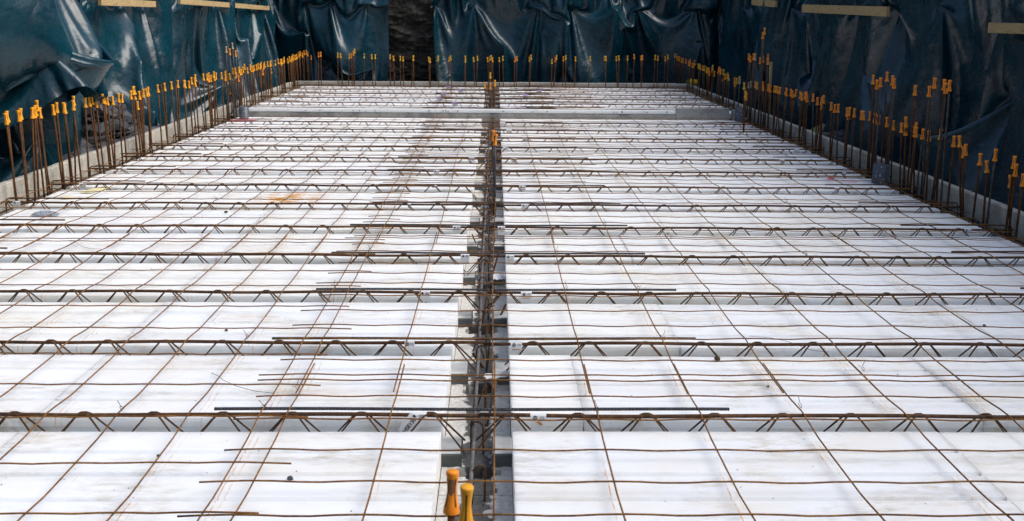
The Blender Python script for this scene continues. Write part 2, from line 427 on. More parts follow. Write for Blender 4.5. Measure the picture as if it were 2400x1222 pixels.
def tarpaulin(name, label, s0, s1, full, seed, rows=(1.95, 1.27), low=-.4, extra=(), dn=0., gap=(.35, .8), slackz=1.1, step=.03, wind=1., bend=.12, fold=.6, snags=8):
    rg = random.Random(seed); W = (s1-s0)*full; top = rows[0]
    H = (top-low)*slackz; nx = int(W/step)+1; ny = int(H/step)+1; hx, hz = W/(nx-1), H/(ny-1)
    at = {}
    # knots along s: where the sheet is nailed; between them it hangs loose and bunches
    for ri, z in enumerate(rows):
        r = 0 if ri == 0 else int(round((top-z)/ (top-low) * .97 * (ny-1)))
        s = s0; ks = [s0]
        while s < s1 - .2:
            s += rg.uniform(*gap); ks.append(min(s, s1))
        ks[-1] = s1; u = 0; us = [0.]
        for a, b_ in zip(ks, ks[1:]): u += (b_-a)*rg.uniform(.8, 1.25); us.append(u)
        for sv, uv in zip(ks, us):
            c = min(nx-1, int(round(uv/u*(nx-1)))); zz = z + rg.uniform(-.02, .02)
            for dc in ((0, 1, 2) if ri else range(0, 1)):
                if 0 <= c+dc < nx: at[(r, c+dc)] = (sv + dc*.008, HANG + dn + (.02*(dc % 2)), zz)
        if ri == 0:
            for c in range(nx):
                if (0, c) not in at and c % 2 == 0:
                    f = np.interp(c/(nx-1)*u, us, ks); at[(0, c)] = (float(f), HANG + dn + .05*rg.random(), top)
    # places where the sheet is caught, so that it hangs in swags between them
    for q in range(snags):
        fa, fb = rg.uniform(.06, .94), rg.uniform(.3, .8); nat = top - H*fb
        tgt = (s0 + (s1-s0)*fa + rg.uniform(-.08, .08), HANG + dn*.6 + rg.uniform(-.1, .22), nat + rg.uniform(.05, .2))
        if all(abs(tgt[0]-e[2][0]) > .5 for e in extra): at[(int(fb*(ny-1)), int(fa*(nx-1)))] = tgt
    for fa, fb, tgt in extra: at[(min(ny-1, int(fb*(ny-1))), min(nx-1, int(fa*(nx-1))))] = tgt
    X = relax(nx, ny, hx, hz, lambda t: s0 + (s1-s0)*t, {'top': top, 'at': at}, lambda p, z: bank_n(p, z), -.4, 130, seed, HANG + dn, bend, wind, fold)
    P = on_path(X[..., 0].ravel(), X[..., 1].ravel(), X[..., 2].ravel())
    me = bpy.data.meshes.new(name); k = nx
    me.from_pydata(P.tolist(), [], [(j*k+i, j*k+i+1, (j+1)*k+i+1, (j+1)*k+i) for j in range(ny-1) for i in range(nx-1)])
    me.materials.append(M['tarpaulin']); me.polygons.foreach_set('use_smooth', [True]*len(me.polygons)); me.update()
    o = link(name, me); m = o.modifiers.new('smooth', 'SUBSURF'); m.levels = 1; m.render_levels = 1
    return tag(o, label, 'tarpaulin', 'green tarpaulins lining the pit')
TARPS = [
 ('dark green tarpaulin nearest on the left, under a drooping flap', s_left(3.0), s_left(8.6), 1.25, 3, dict(dn=-.02, gap=(.9, 1.6), slackz=1.2, fold=.9, snags=3, extra=[(.7, .75, (s_left(7.0), .62, .25)), (.5, .6, (s_left(6.), .5, .5))])),
 ('loose flap of green tarpaulin drooping from the top at the left foreground', s_left(4.2), s_left(7.75), 1.42, 17, dict(dn=.2, gap=(1.2, 1.9), rows=(1.9, 1.6), low=.45, slackz=1.25, wind=2.0, fold=1.1, snags=0, bend=.05,
   extra=[(.92, .99, (s_left(7.35), .95, .735)), (.97, .6, (s_left(7.6), .72, 1.14)), (.74, .80, (s_left(6.7), .80, .98)), (.45, .80, (s_left(6.0), .62, 1.05)), (.2, .99, (s_left(5.2), .8, .5))])),
 ('glossy teal tarpaulin under the left timber batten with one bright vertical fold', s_left(8.4), s_left(13.6), 1.25, 11, dict(fold=.75, slackz=1.16, snags=7,
   extra=[(.10, .72, (s_left(8.75), .86, .26)), (.13, .50, (s_left(9.0), .66, .7)), (.16, .36, (s_left(9.3), .5, 1.02)), (.62, .72, (s_left(11.9), .6, .25)), (.93, .5, (s_left(13.3), .55, .8))])),
 ('dark tarpaulin turning the far left corner beside the bare rock', s_left(13.5), s_back(-1.72), 1.25, 5, dict(slackz=1.18, fold=.7, snags=8, extra=[(.9, .8, (s_back(-1.95), .6, .3))])),
 ('wide dark tarpaulin across the back of the pit right of the rock', s_back(-.98), s_back(3.6), 1.22, 8, dict(gap=(.5, 1.1), slackz=1.22, fold=.9, snags=10)),
 ('blackish tarpaulin along the right pit wall behind the tall steel bars', s_back(3.5), s_right(9.3), 1.22, 13, dict(gap=(.5, 1.1), slackz=1.2, fold=.9, snags=9, extra=[(.5, .7, (s_right(11.6), .7, .3))])),
 ('dark tarpaulin nearest on the right, specked with dried splashes', s_right(9.6), s_right(2.2), 1.22, 21, dict(gap=(.6, 1.2), slackz=1.2, fold=1.0, snags=9, extra=[(.12, .55, (s_right(8.8), .6, .65)), (.35, .72, (s_right(7.2), .8, .3))])),
]
for lb, s0, s1, full, seed, kw in TARPS: tarpaulin('tarpaulin', lb, s0, s1, full, seed, **kw)

# timber battens that hold the sheets
def batten(s0, z0, s1, z1, lb, n=None, h=.062, t=.03):
    a = on_path(s0, HANG + .13 if n is None else n, z0); c = on_path(s1, HANG + .13 if n is None else n, z1)
    a, c = Vector(a), Vector(c); L = (c-a).length; m = MB(); m.bbox((0, -t/2, -h/2), (L, t/2, h/2), .003)
    o = m.build('timber_batten', M['pale_timber']); d = (c-a).normalized(); y = Vector((0, 0, 1)).cross(d).normalized(); z = d.cross(y)
    o.matrix_world = Matrix.Translation(a) @ Matrix((d, y, z)).transposed().to_4x4()
    tag(o, lb, 'batten', 'timber battens on the tarpaulins')
    for k in range(max(2, int(L/.7))):
        x = (k+.5)*L/max(2, int(L/.7)); q = MB(); q.lathe([(.005, 0), (.005, .004), (.0, .005)], 8)
        e = q.build('nail_head', M['tie_wire'], o); e.rotation_euler = (math.pi/2, 0, 0); e.location = (x, -t/2, .01 if k % 2 else -.012)
batten(s_left(8.5), 1.242, s_left(9.85), 1.231, 'pale timber batten over the left tarpaulin, nearer of the two there')
batten(s_left(10.62), 1.268, s_left(14.75), 1.2, 'long pale timber batten on the left tarpaulin running to the corner')
batten(s_right(12.95), 1.34, s_right(11.85), 1.306, 'short pale batten partly covered by tarpaulin, farthest on the right side', HANG+.19, .08)
batten(s_right(10.8), 1.25, s_right(8.44), 1.216, 'pale timber batten with a nail, on the right tarpaulin', HANG+.19, .088)
batten(s_right(6.73), 1.105, s_right(4.9), 1.11, 'pale timber batten at the right edge, nearest of those on the right', HANG+.16, .072)
# ---------------------------------------------------------------- kerb walls round the slab, the cross beam
def slab_wall(name, label, segs, mat, cat='wall'):
    m = MB()
    for lo, hi in segs: m.bbox(lo, hi, .006)
    return tag(m.build(name, M[mat]), label, cat)
def cuts(a, b, st, ph=0):
    k = [a]; x = a + ph if ph else a + st
    while x < b - .05: k.append(x); x += st
    return k + [b]
def run_y(x0, x1, y0, y1, z0, zt, st=.62, ph=.3):
    k = cuts(y0, y1, st, ph); return [((x0, p+.0015, z0), (x1, q-.0015, zt + R_.uniform(-.003, .003))) for p, q in zip(k, k[1:])]
def run_x(y0, y1, x0, x1, z0, zt, st=.6, ph=.3):
    k = cuts(x0, x1, st, ph); return [((p+.0015, y0, z0), (q-.0015, y1, zt + R_.uniform(-.003, .003))) for p, q in zip(k, k[1:])]
slab_wall('kerb_wall', 'thin pale concrete kerb wall along the left side of the slab', run_y(WALL_L-.05, WALL_L, 1.2, 14.08, -.4, .12), 'kerb_concrete')
slab_wall('kerb_wall', 'thin pale concrete kerb wall along the right side of the slab', run_y(WALL_R, WALL_R+.05, 1.2, 14.08, -.4, .12), 'kerb_concrete')
slab_wall('kerb_wall', 'thin grey concrete kerb wall across the far end of the slab', run_x(WALL_FAR, WALL_FAR+.05, WALL_L+.003, WALL_R-.003, -.4, .135), 'kerb_concrete')
slab_wall('cross_beam', 'low grey concrete blocks crossing the slab between near and far bay', run_x(BEAM_Y, BEAM_Y+.05, -2.74, 2.02, -.1, .062, .62, .42) + [((2.023, BEAM_Y-.004, -.1), (2.62, BEAM_Y+.05, .13)), ((2.66, BEAM_Y+.01, -.1), (2.80, BEAM_Y+.07, .11)), ((-2.9, BEAM_Y, -.1), (-2.745, BEAM_Y+.05, .09))], 'beam_concrete', 'beam')
st = MB()
for p, q in zip(cuts(-2.74, 2.02, 1.2, .8), cuts(-2.74, 2.02, 1.2, .8)[1:]): st.bbox((p+.001, BEAM_Y-.004, .0625), (q-.001, BEAM_Y+.026, .104), .003)
so = st.build('edge_strip', M['fresh_polystyrene']); tag(so, 'narrow white polystyrene strip standing on the grey cross beam', 'insulation strip')
nl = MB()
for i in range(22):
    x = -2.65 + 4.6*R_.random(); nl.tube([(x, BEAM_Y-.002, .075+.02*R_.random()), (x, BEAM_Y-.008, .0755+.0*i)], .005, 6)
nl.build('fixing_nail', M['tie_wire'], so)['kind'] = 'stuff'

# ---------------------------------------------------------------- centre wall of hollow blocks, wet mortar patches
def centre_wall(label, ya, yb, zt, joists):
    m = MB(); x0, x1 = GAP_L, GAP_R; y = ya; L = .5
    while y < yb - .01:
        ye = min(y + L, yb); holes = []
        if ye - y > .4:
            for jy in joists:
                hy = jy - .06 - R_.uniform(.03, .045)
                if y+.035 < hy < ye-.035: holes.append((hy, R_.uniform(.055, .072), R_.uniform(.035, .055)))
            if R_.random() < .4: holes.append((y + R_.uniform(.15, .35), R_.uniform(.03, .05), R_.uniform(.025, .045)))
        # top as a fine grid with the cells left open
        nx, ny = 20, max(2, int((ye-y)/.01)); idx = {}
        def inh(cx, cy_):
            for hy, a, b_ in holes:
                jx = .022*mnoise.noise((cx*32, cy_*32, 1.7))
                if abs(cx+.047+jx)/a < 1 and abs(cy_-hy+jx)/b_ < 1 and (abs(cx+.047+jx)/a)**3 + (abs(cy_-hy)/b_)**3 < 1: return True
            return False
        inside = [[inh(x0+(i+.5)*(x1-x0)/nx, y+(j+.5)*(ye-y)/ny) for i in range(nx)] for j in range(ny)]
        def vert(i, j, dz=0):
            key = (i, j, dz)
            if key not in idx:
                px, py = x0+i*(x1-x0)/nx, y+j*(ye-y)/ny; e = .0 if i in (0, nx) else 1
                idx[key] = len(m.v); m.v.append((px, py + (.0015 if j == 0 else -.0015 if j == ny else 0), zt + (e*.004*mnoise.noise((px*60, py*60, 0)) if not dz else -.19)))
            return idx[key]
        for j in range(ny):
            for i in range(nx):
                if inside[j][i]:
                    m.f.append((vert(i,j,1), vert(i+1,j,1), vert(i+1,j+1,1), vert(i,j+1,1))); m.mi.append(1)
                    for (di, dj, e0, e1) in ((-1,0,(i,j+1),(i,j)), (1,0,(i+1,j),(i+1,j+1)), (0,-1,(i,j),(i+1,j)), (0,1,(i+1,j+1),(i,j+1))):
                        a_, b_ = i+di, j+dj
                        if not (0 <= a_ < nx and 0 <= b_ < ny and inside[b_][a_]):
                            m.f.append((vert(*e0), vert(*e1), vert(*e1,1), vert(*e0,1))); m.mi.append(0)
                else:
                    m.f.append((vert(i,j), vert(i+1,j), vert(i+1,j+1), vert(i,j+1))); m.mi.append(0)
        b_ = MB(); b_.box((x0, y+.0015, zt-.3), (x1, ye-.0015, zt)); fs = [f for k, f in enumerate(b_.f) if k != 1]
        m.add(b_.v, fs); y = ye
    o = m.build('block_wall', [M['wet_blockwork'], M['black_void']]); tag(o, label, 'block wall')
    # lumps of dried mortar
    for q in range(int((yb-ya)*2.2)):
        cx, cy_ = R_.uniform(x0+.03, x1-.03), R_.uniform(ya+.1, yb-.1); l = MB(); r = R_.uniform(.015, .04)
        for j in range(5):
            for i in range(10):
                t = 2*math.pi*i/10; f = 1-j/4; a = r*f*(1+.35*mnoise.noise((cx*9+math.cos(t), cy_*9+math.sin(t), j*.3)))
                l.v.append((cx+a*math.cos(t)*1.2, cy_+a*math.sin(t), zt-.004+r*.4*(1-f*f)))
        l.f = [(j*10+i, j*10+(i+1) % 10, (j+1)*10+(i+1) % 10, (j+1)*10+i) for j in range(4) for i in range(10)]; l.mi = [0]*len(l.f)
        l.build('mortar_lump', M['mortar'], o)
    return o
centre_wall('hollow block wall down the middle of the near bay, blotched dark by wet mortar', .9, BEAM_Y, -.1, [Y0+PITCH*n for n in NEAR])
centre_wall('hollow block wall down the middle of the far bay', BEAM_Y+.06, WALL_FAR-.02, FZ-.1, FAR_Y)

# ---------------------------------------------------------------- white polystyrene boards
def board_mesh(name, L, wd, mats):
    """profile across the joists, drawn out along X from 0 to L"""
    g_ = .01; d = .012
    pr = [(.004, -.1), (.004, -.034), (-.004+.004, -.03), (0, -.012), (.003, -.009), (.003, -.006), (0, -.003), (.003, 0)]
    for gy in (.125, .25, .375):
        gy = gy*wd/.5
        pr += [(gy-g_, 0), (gy-g_*.4, -d), (gy+g_*.4, -d), (gy+g_, 0)]
    pr += [(wd-.003, 0), (wd, -.003), (wd-.003, -.006), (wd-.003, -.009), (wd, -.012), (wd, -.03), (wd-.004, -.034), (wd-.004, -.1)]
    k = len(pr); m = MB()
    S = max(2, int(L/.03)); sd_ = L*37 + wd*11; vs_ = []
    for q in range(S+1):
        x = L*q/S
        for i, (y, z) in enumerate(pr):
            e = 0
            if z > -.02 and (y < .01 or y > wd-.01):       # the bead edges crumble a little
                f = mnoise.noise((x*19, i*.15 + y*7, sd_)); e = (.0016*f - (.007*max(0, f-.42)))
                vs_.append((x, y + (abs(e) if y < .01 else -abs(e)), z - abs(e)*.8))
            else: vs_.append((x + (.002*mnoise.noise((y*30, z*30, sd_)) if q in (0, S) and 0 < L else 0), y, z + .0011*mnoise.noise((x*4, y*5, sd_))))
    m.add(vs_, [(q*k+i, (q+1)*k+i, (q+1)*k+(i+1) % k, q*k+(i+1) % k) for q in range(S) for i in range(k)] + [tuple(range(k)), tuple(range((S+1)*k-1, S*k-1, -1))])
    return m.mesh(name, mats)
BOARD_W = .505; cache = {}
paint_hosts = []
row_no = 0
def board_row(ya, wd, z, first_r, first_l, rown, bay):
    for side in (0, 1):
        a, b_ = (GAP_R, EDGE_R) if side else (-GAP_L, -EDGE_L)
        fst = first_r if side else first_l
        ks = [a]; x = a + fst
        while x < b_ - .03: ks.append(x); x += 1.2
        ks.append(b_)
        for i, (p, q) in enumerate(zip(ks, ks[1:])):
            L = q-p-.0025; key = (round(L, 3), round(wd, 3))
            short = side == 1 and i == 0 and abs(fst-.215) < .01
            if key not in cache: cache[key] = board_mesh('board', L, wd, M['polystyrene'])
            me = cache[key]
            if short: me = board_mesh('board', L, wd, M['fresh_polystyrene'])
            o = link('polystyrene_board', me, None, ((p if side else -q)+.001, ya + R_.uniform(-.003, .003), z + R_.uniform(-.002, .002) + (.004 if short else 0)))
            o.rotation_euler = (R_.uniform(-.002, .002), 0, R_.uniform(-.0012, .0012))
            where = 'right' if side else 'left'
            lb = 'white board %s of centre wall, %s outwards, %s row of %s bay' % (where, ordw(i+1), ordw(rown), bay)
            if short: lb = 'short clean white offcut of polystyrene right of centre wall, in the %s row' % ordw(rown)
            tag(o, lb, 'insulation board', 'polystyrene boards between the joists')
GAPJ = .095
for r, n in enumerate(NEAR):
    ya = Y0 + PITCH*n + GAPJ/2
    wd = PITCH - GAPJ if n < 12 else BEAM_Y - .004 - ya
    fr = .215 if n == 0 else R_.choice([1.2, 1.2, .62, .9]) if n != -1 else 1.23
    board_row(ya, wd, 0, fr, 1.2 if n < 2 else R_.choice([1.2, 1.2, .7, .95]), r+1, 'near')
for k, y in enumerate(FAR_Y):
    ya = y + GAPJ/2; wd = (.62 - GAPJ) if k < 5 else 13.97-ya
    board_row(ya, wd, FZ, R_.choice([1.2, .8]), R_.choice([1.2, .6]), k+1, 'far')

# ---------------------------------------------------------------- lattice girder joists
APEX_L = {0: -1.384, 1: -1.559, 2: -1.948, 3: -2.235, 4: -2.532, 5: -2.745}
APEX_R = {0: .646, 1: .737, 2: .848, 3: .952, 4: 1.141, 5: 1.228}
def joist(y, z, side, apex, label, far=False):
    """foot, top chord and two zigzag wires; side -1 left of the centre wall, +1 right"""
    if side < 0: xa, xb, ca, cb = -2.97, -.09, -2.95, -.045 + R_.uniform(-.01, .01)
    else: xa, xb, ca, cb = -.005, 2.86, -.035 + R_.uniform(-.01, .01), 2.84
    t = thing('lattice_girder_joist', label, 'joist', (xa, y, z), 'lattice girder joists across the slab')
    T = lambda p: (p[0]-xa, p[1], p[2])
    m = MB(); m.bbox((0, -.06, -.1), (xb-xa, .06, -.062), .004); m.mi = [0 if k_ == 1 else 1 for k_ in range(len(m.f))]  # top face takes the pale concrete, all other faces the painted shade
    f = m.build('concrete_foot', [M['heel_concrete'], M['shaded_heel_concrete']], t)
    cz = .03; dy = -.006 if side > 0 else 0
    k = 40; m = MB(); m.tube([T((ca+(cb-ca)*i/k, dy + .002*math.sin(i*.7+y*3), cz + .0022*math.sin(i*.45+y*5+side))) for i in range(k+1)], .006 if not far else .0065, 8)
    m.build('top_chord', M['rust_chord'], t, True)
    first = apex - math.floor((apex-ca)/.2)*.2
    for sgn in (-1, 1):
        pts = []; x = first
        while x < cb + .02:
            pts += [(x-.1, dy + sgn*.038, -.066), (x-.026, dy + sgn*.0105, cz-.01), (x-.017, dy + sgn*.008, cz-.0005), (x-.007, dy + sgn*.006, cz+.0042), (x+.007, dy + sgn*.006, cz+.0042), (x+.017, dy + sgn*.008, cz-.0005), (x+.026, dy + sgn*.0105, cz-.01)]
            x += .2
        pts.append((x-.1, dy + sgn*.038, -.066))
        pts = [p for p in pts if (xa-.05 if side < 0 else -.13) <= p[0] <= (.04 if side < 0 else xb+.02)]
        m = MB(); m.tube([T(p) for p in pts], .0029, 6); m.build('zigzag_wire', M['rust_web'], t)
    return t
for i, n in enumerate(NEAR):
    for side in (-1, 1):
        ap = (APEX_L if side < 0 else APEX_R).get(n, R_.uniform(.5, .7)*(side))
        joist(Y0 + PITCH*n, 0, side, ap, 'rusty lattice girder joist %s of the near centre wall, %s from the front' % ('left' if side < 0 else 'right', ordw(i+1)))
for i, y in enumerate(FAR_Y):
    for side in (-1, 1):
        joist(y, FZ+.005, side, R_.uniform(.5, .7)*side, 'rusty lattice girder joist %s of centre, %s behind the cross beam' % ('left' if side < 0 else 'right', ordw(i+1)), True)

# ---------------------------------------------------------------- welded mesh sheets
JY = [Y0 + PITCH*n for n in NEAR]
def wire_z(y, bays, base):
    """a long wire rides over the chords and sags a little between them"""
    d = min(abs(y-j) for j in bays); return base + .0405 - .012*min(1, d/.14)
def mesh_sheet(label, xs, ys, x0, x1, y0, y1, bays, base, seed, lift=0., wr=.0024, group='welded wire mesh sheets'):
    rg = random.Random(seed); t = thing('wire_mesh_sheet', label, 'wire mesh', (x0, y0, base), group)
    ph = rg.random()*10
    def hz(x, y):
        return .0028*mnoise.noise((x*1.2+ph, y*1.4, seed)) + lift
    m = MB()
    for i, x in enumerate(xs):
        n = max(4, int((y1-y0)/.05)); pts = []; ov = rg.uniform(-.02, .02)
        for k in range(n+1):
            y = y0+ov + (y1-y0)*k/n
            pts.append((x + .005*mnoise.noise((y*.9, x*7, seed*1.7)) - x0, y - y0, wire_z(y, bays, 0) + hz(x, y)))
        m.tube(pts, wr, 6)
    m.build('long_wires', M['rust_wire'], t, True)
    m = MB()
    for y in ys:
        n = max(4, int((x1-x0)/.06)); pts = []; ov = rg.uniform(-.03, .03); sk = rg.uniform(-.008, .008)
        for k in range(n+1):
            x = x0+ov + (x1-x0)*k/n
            yy = y + sk*(x-x0)/(x1-x0) + .005*mnoise.noise((x*.7, y*9, seed*2.3+5))
            near = min(abs(x-q) for q in xs); w_ = min(1, near/.12)
            pts.append((x - x0, yy - y0, wire_z(y, bays, 0) + .0052 + hz(x, y) - .004*w_*w_))
        m.tube(pts, wr*.95, 6)
    m.build('cross_wires', M['rust_wire'], t, True)
    return t
XC = [-.604+.3*k for k in range(12)]
XL = [-.673-.2038*k for k in range(12)]
cs = [(.92, 3.03), (2.78, 4.88), (4.68, 6.78), (6.53, 8.62), (8.34, 10.42)]
for i, (a, c) in enumerate(cs):
    mesh_sheet('rusty mesh sheet lapping over the centre wall to the right kerb, %s from the front' % ordw(i+1), [x + (.0 if i % 2 else .006) for x in XC], [a+.08+.1745*k for k in range(12)], -.74, 2.84, a, c, JY, 0, 30+i, .006*(i % 2))
ls = [(1.15, 4.83, 2.057-.26*3, .26), (4.54, 7.64, 4.7, .248), (7.4, 10.43, 7.5, .252)]
for i, (a, c, f, stp) in enumerate(ls):
    mesh_sheet('rusty close-wired mesh sheet left of centre, against the left kerb, %s from the front' % ordw(i+1), XL, [f+stp*k for k in range(30) if f+stp*k < c-.05], -2.97, -.55, a, c, JY, 0, 50+i, .004*(i % 2))
for i, (a, c) in enumerate([(10.62, 12.3), (12.05, 13.85)]):
    mesh_sheet('rusty mesh sheet in the far bay right of centre, %s behind the cross beam' % ordw(i+1), XC, [a+.06+.2*k for k in range(20) if a+.06+.2*k < c-.04], -.72, 2.84, a, c, FAR_Y, FZ+.005, 70+i, .005*i, .002)
for i, (a, c) in enumerate([(10.62, 12.2), (12.0, 13.9)]):
    mesh_sheet('rusty mesh sheet in the far bay left of centre, %s behind the cross beam' % ordw(i+1), [-.673-.3*k for k in range(8)], [a+.05+.22*k for k in range(20) if a+.05+.22*k < c-.04], -2.97, -.55, a, c, FAR_Y, FZ+.005, 80+i, .005*i, .002)
# ---------------------------------------------------------------- where the bars stand: (position along the wall, height of the top, cap colour)
LEFT_BARS=[(5.70,0.56,'a'),(5.72,0.57,'a'),(5.86,0.56,'a'),(5.88,0.57,'a'),(6.03,0.56,'a'),(6.06,0.56,'a'),(6.07,0.57,'a'),(6.09,0.60,'a'),(6.13,0.55,'a'),(6.31,0.55,'a'),(6.36,0.56,'a'),(6.47,0.55,'a'),(6.48,0.54,'a'),(6.61,0.55,'a'),(6.63,0.58,'a'),(6.81,0.55,'a'),(6.87,0.55,'a'),(6.92,0.56,'a'),(6.99,0.53,'a'),(7.11,0.55,'a'),(7.14,0.54,'a'),(7.19,0.53,'a'),(7.30,0.52,'a'),(7.41,0.53,'a'),(7.47,0.52,'a'),(7.65,0.53,'a'),(7.71,0.56,'a'),(7.74,0.52,'a'),(7.74,0.56,'a'),(7.79,0.43,'s'),(7.84,0.51,'a'),(7.88,0.51,'u'),(7.93,0.52,'a'),(8.00,0.52,'a'),(8.04,0.53,'a'),(8.05,0.52,'a'),(8.28,0.53,'a'),(8.36,0.53,'u'),(8.45,0.53,'a'),(8.62,0.53,'a'),(8.74,0.51,'u'),(8.80,0.53,'a'),(8.97,0.52,'a'),(9.00,0.51,'a'),(9.11,0.50,'a'),(9.19,0.53,'a'),(9.29,0.52,'a'),(9.30,0.50,'a'),(9.31,0.55,'a'),(9.41,0.49,'u'),(9.57,0.54,'a'),(9.68,0.53,'a'),(9.74,0.51,'a'),(9.74,0.54,'o'),(9.81,0.51,'a'),(9.91,0.54,'a'),(9.93,0.51,'a'),(10.00,0.52,'a'),(10.20,0.51,'a'),(10.33,0.48,'a'),(10.34,0.51,'a'),(10.38,0.52,'a'),(10.41,0.44,'a'),(10.50,0.48,'a'),(10.53,0.32,'s'),(10.55,0.47,'a'),(10.65,0.53,'a'),(10.66,0.43,'s'),(10.69,0.48,'a'),(10.73,0.53,'a'),(10.77,0.48,'a'),(10.80,0.51,'a'),(10.87,0.43,'o'),(10.89,0.53,'a'),(10.93,0.50,'a'),(10.99,0.50,'a'),(11.07,0.52,'a'),(11.13,0.55,'a'),(11.26,0.50,'a'),(11.40,0.53,'a'),(11.41,0.51,'a'),(11.50,0.50,'a'),(11.57,0.51,'a'),(11.69,0.51,'a'),(11.76,0.52,'a'),(11.88,0.51,'a'),(11.91,0.53,'a'),(12.00,0.43,'o'),(12.04,0.50,'a'),(12.10,0.52,'a'),(12.26,0.52,'a'),(12.40,0.51,'a'),(12.44,0.42,'o'),(12.44,0.52,'a'),(12.68,0.51,'a'),(12.87,0.52,'a'),(13.00,0.51,'a'),(13.05,0.49,'a'),(13.07,0.51,'a'),(13.20,0.51,'a'),(13.22,0.53,'a'),(13.45,0.50,'a'),(13.56,0.52,'a'),(13.66,0.50,'a'),(13.72,0.52,'a'),(13.78,0.51,'a'),(13.79,0.54,'a'),(13.93,0.52,'a'),(14.00,0.52,'a'),(14.07,0.53,'a'),(14.22,0.55,'a'),(14.24,0.53,'a'),(14.33,0.56,'o'),(14.48,0.53,'a'),(14.60,0.56,'o'),(14.74,0.56,'o'),(14.86,0.53,'a'),(15.15,0.46,'o')]
LEFT_TALL=[(10.23,0.79,'b'),(10.36,0.76,'o'),(10.48,0.82,'b'),(10.59,0.73,'o')]
RIGHT_BARS=[(4.97,0.35,'a'),(5.05,0.39,'a'),(5.07,0.43,'a'),(5.10,0.32,'a'),(5.27,0.44,'a'),(5.35,0.36,'a'),(5.43,0.39,'a'),(5.61,0.42,'a'),(5.64,0.40,'a'),(5.70,0.46,'a'),(5.76,0.45,'a'),(5.94,0.47,'a'),(6.10,0.44,'a'),(6.19,0.44,'a'),(6.29,0.44,'a'),(6.30,0.47,'a'),(6.33,0.44,'a'),(6.46,0.43,'a'),(6.46,0.49,'a'),(6.53,0.44,'a'),(6.67,0.44,'a'),(6.78,0.45,'a'),(6.92,0.45,'a'),(6.99,0.45,'a'),(7.00,0.46,'a'),(7.09,0.46,'a'),(7.21,0.45,'a'),(7.26,0.45,'a'),(7.41,0.45,'a'),(7.51,0.45,'a'),(7.52,0.42,'a'),(7.56,0.44,'a'),(7.77,0.45,'a'),(7.84,0.44,'a'),(7.93,0.45,'a'),(8.12,0.49,'a'),(8.14,0.45,'a'),(8.16,0.47,'a'),(8.17,0.43,'a'),(8.28,0.46,'a'),(8.40,0.48,'a'),(8.56,0.46,'a'),(8.58,0.48,'a'),(8.61,0.48,'a'),(8.70,0.46,'a'),(8.75,0.47,'a'),(8.89,0.48,'a'),(8.98,0.46,'a'),(9.04,0.47,'a'),(9.17,0.46,'a'),(9.20,0.47,'a'),(9.38,0.46,'a'),(9.46,0.46,'a'),(9.51,0.46,'y'),(9.59,0.46,'a'),(9.72,0.45,'a'),(9.78,0.46,'a'),(9.83,0.45,'a'),(10.00,0.44,'a'),(10.00,0.47,'a'),(10.22,0.44,'y'),(10.29,0.45,'a'),(10.46,0.44,'b'),(10.57,0.42,'b'),(10.96,0.44,'b'),(10.97,0.46,'a'),(11.09,0.43,'y'),(11.18,0.39,'a'),(11.20,0.43,'a'),(11.49,0.44,'y'),(11.55,0.46,'y'),(11.66,0.44,'a'),(11.76,0.49,'y'),(11.78,0.41,'a'),(11.91,0.49,'a'),(11.97,0.51,'a'),(12.03,0.49,'a'),(12.23,0.44,'a'),(12.35,0.51,'y'),(12.38,0.48,'a'),(12.54,0.43,'a'),(12.58,0.46,'a'),(12.64,0.45,'a'),(12.72,0.46,'y'),(12.86,0.47,'y'),(12.95,0.47,'a'),(13.11,0.47,'y'),(13.19,0.48,'y'),(13.26,0.48,'y'),(13.50,0.51,'o'),(13.53,0.47,'a'),(13.65,0.47,'a'),(13.81,0.48,'a'),(13.82,0.51,'a'),(13.90,0.48,'a'),(14.13,0.50,'o'),(14.35,0.50,'o'),(14.47,0.50,'a'),(14.65,0.51,'o'),(14.71,0.51,'o'),(14.79,0.51,'a'),(14.90,0.54,'a'),(15.03,0.54,'b')]
RIGHT_TALL=[(9.82,0.73,'a'),(9.83,0.77,'a'),(9.99,1.04,'a'),(10.01,0.74,'a'),(10.06,0.99,'a'),(10.11,0.72,'a'),(10.31,0.75,'b'),(10.38,0.75,'a'),(10.51,0.72,'a'),(10.56,0.74,'a'),(5.85,0.79,'a'),(5.89,0.77,'a'),(5.92,0.79,'a'),(6.05,0.79,'a'),(6.12,0.73,'a'),(6.33,0.72,'a'),(6.67,0.74,'a'),(6.70,0.76,'a'),(6.80,0.78,'a'),(6.91,0.73,'a'),(6.97,0.71,'a'),(7.05,0.74,'a')]
RIGHT_INNER=[(9.35,0.40,'a'),(9.38,0.42,'y'),(9.44,0.50,'y')]
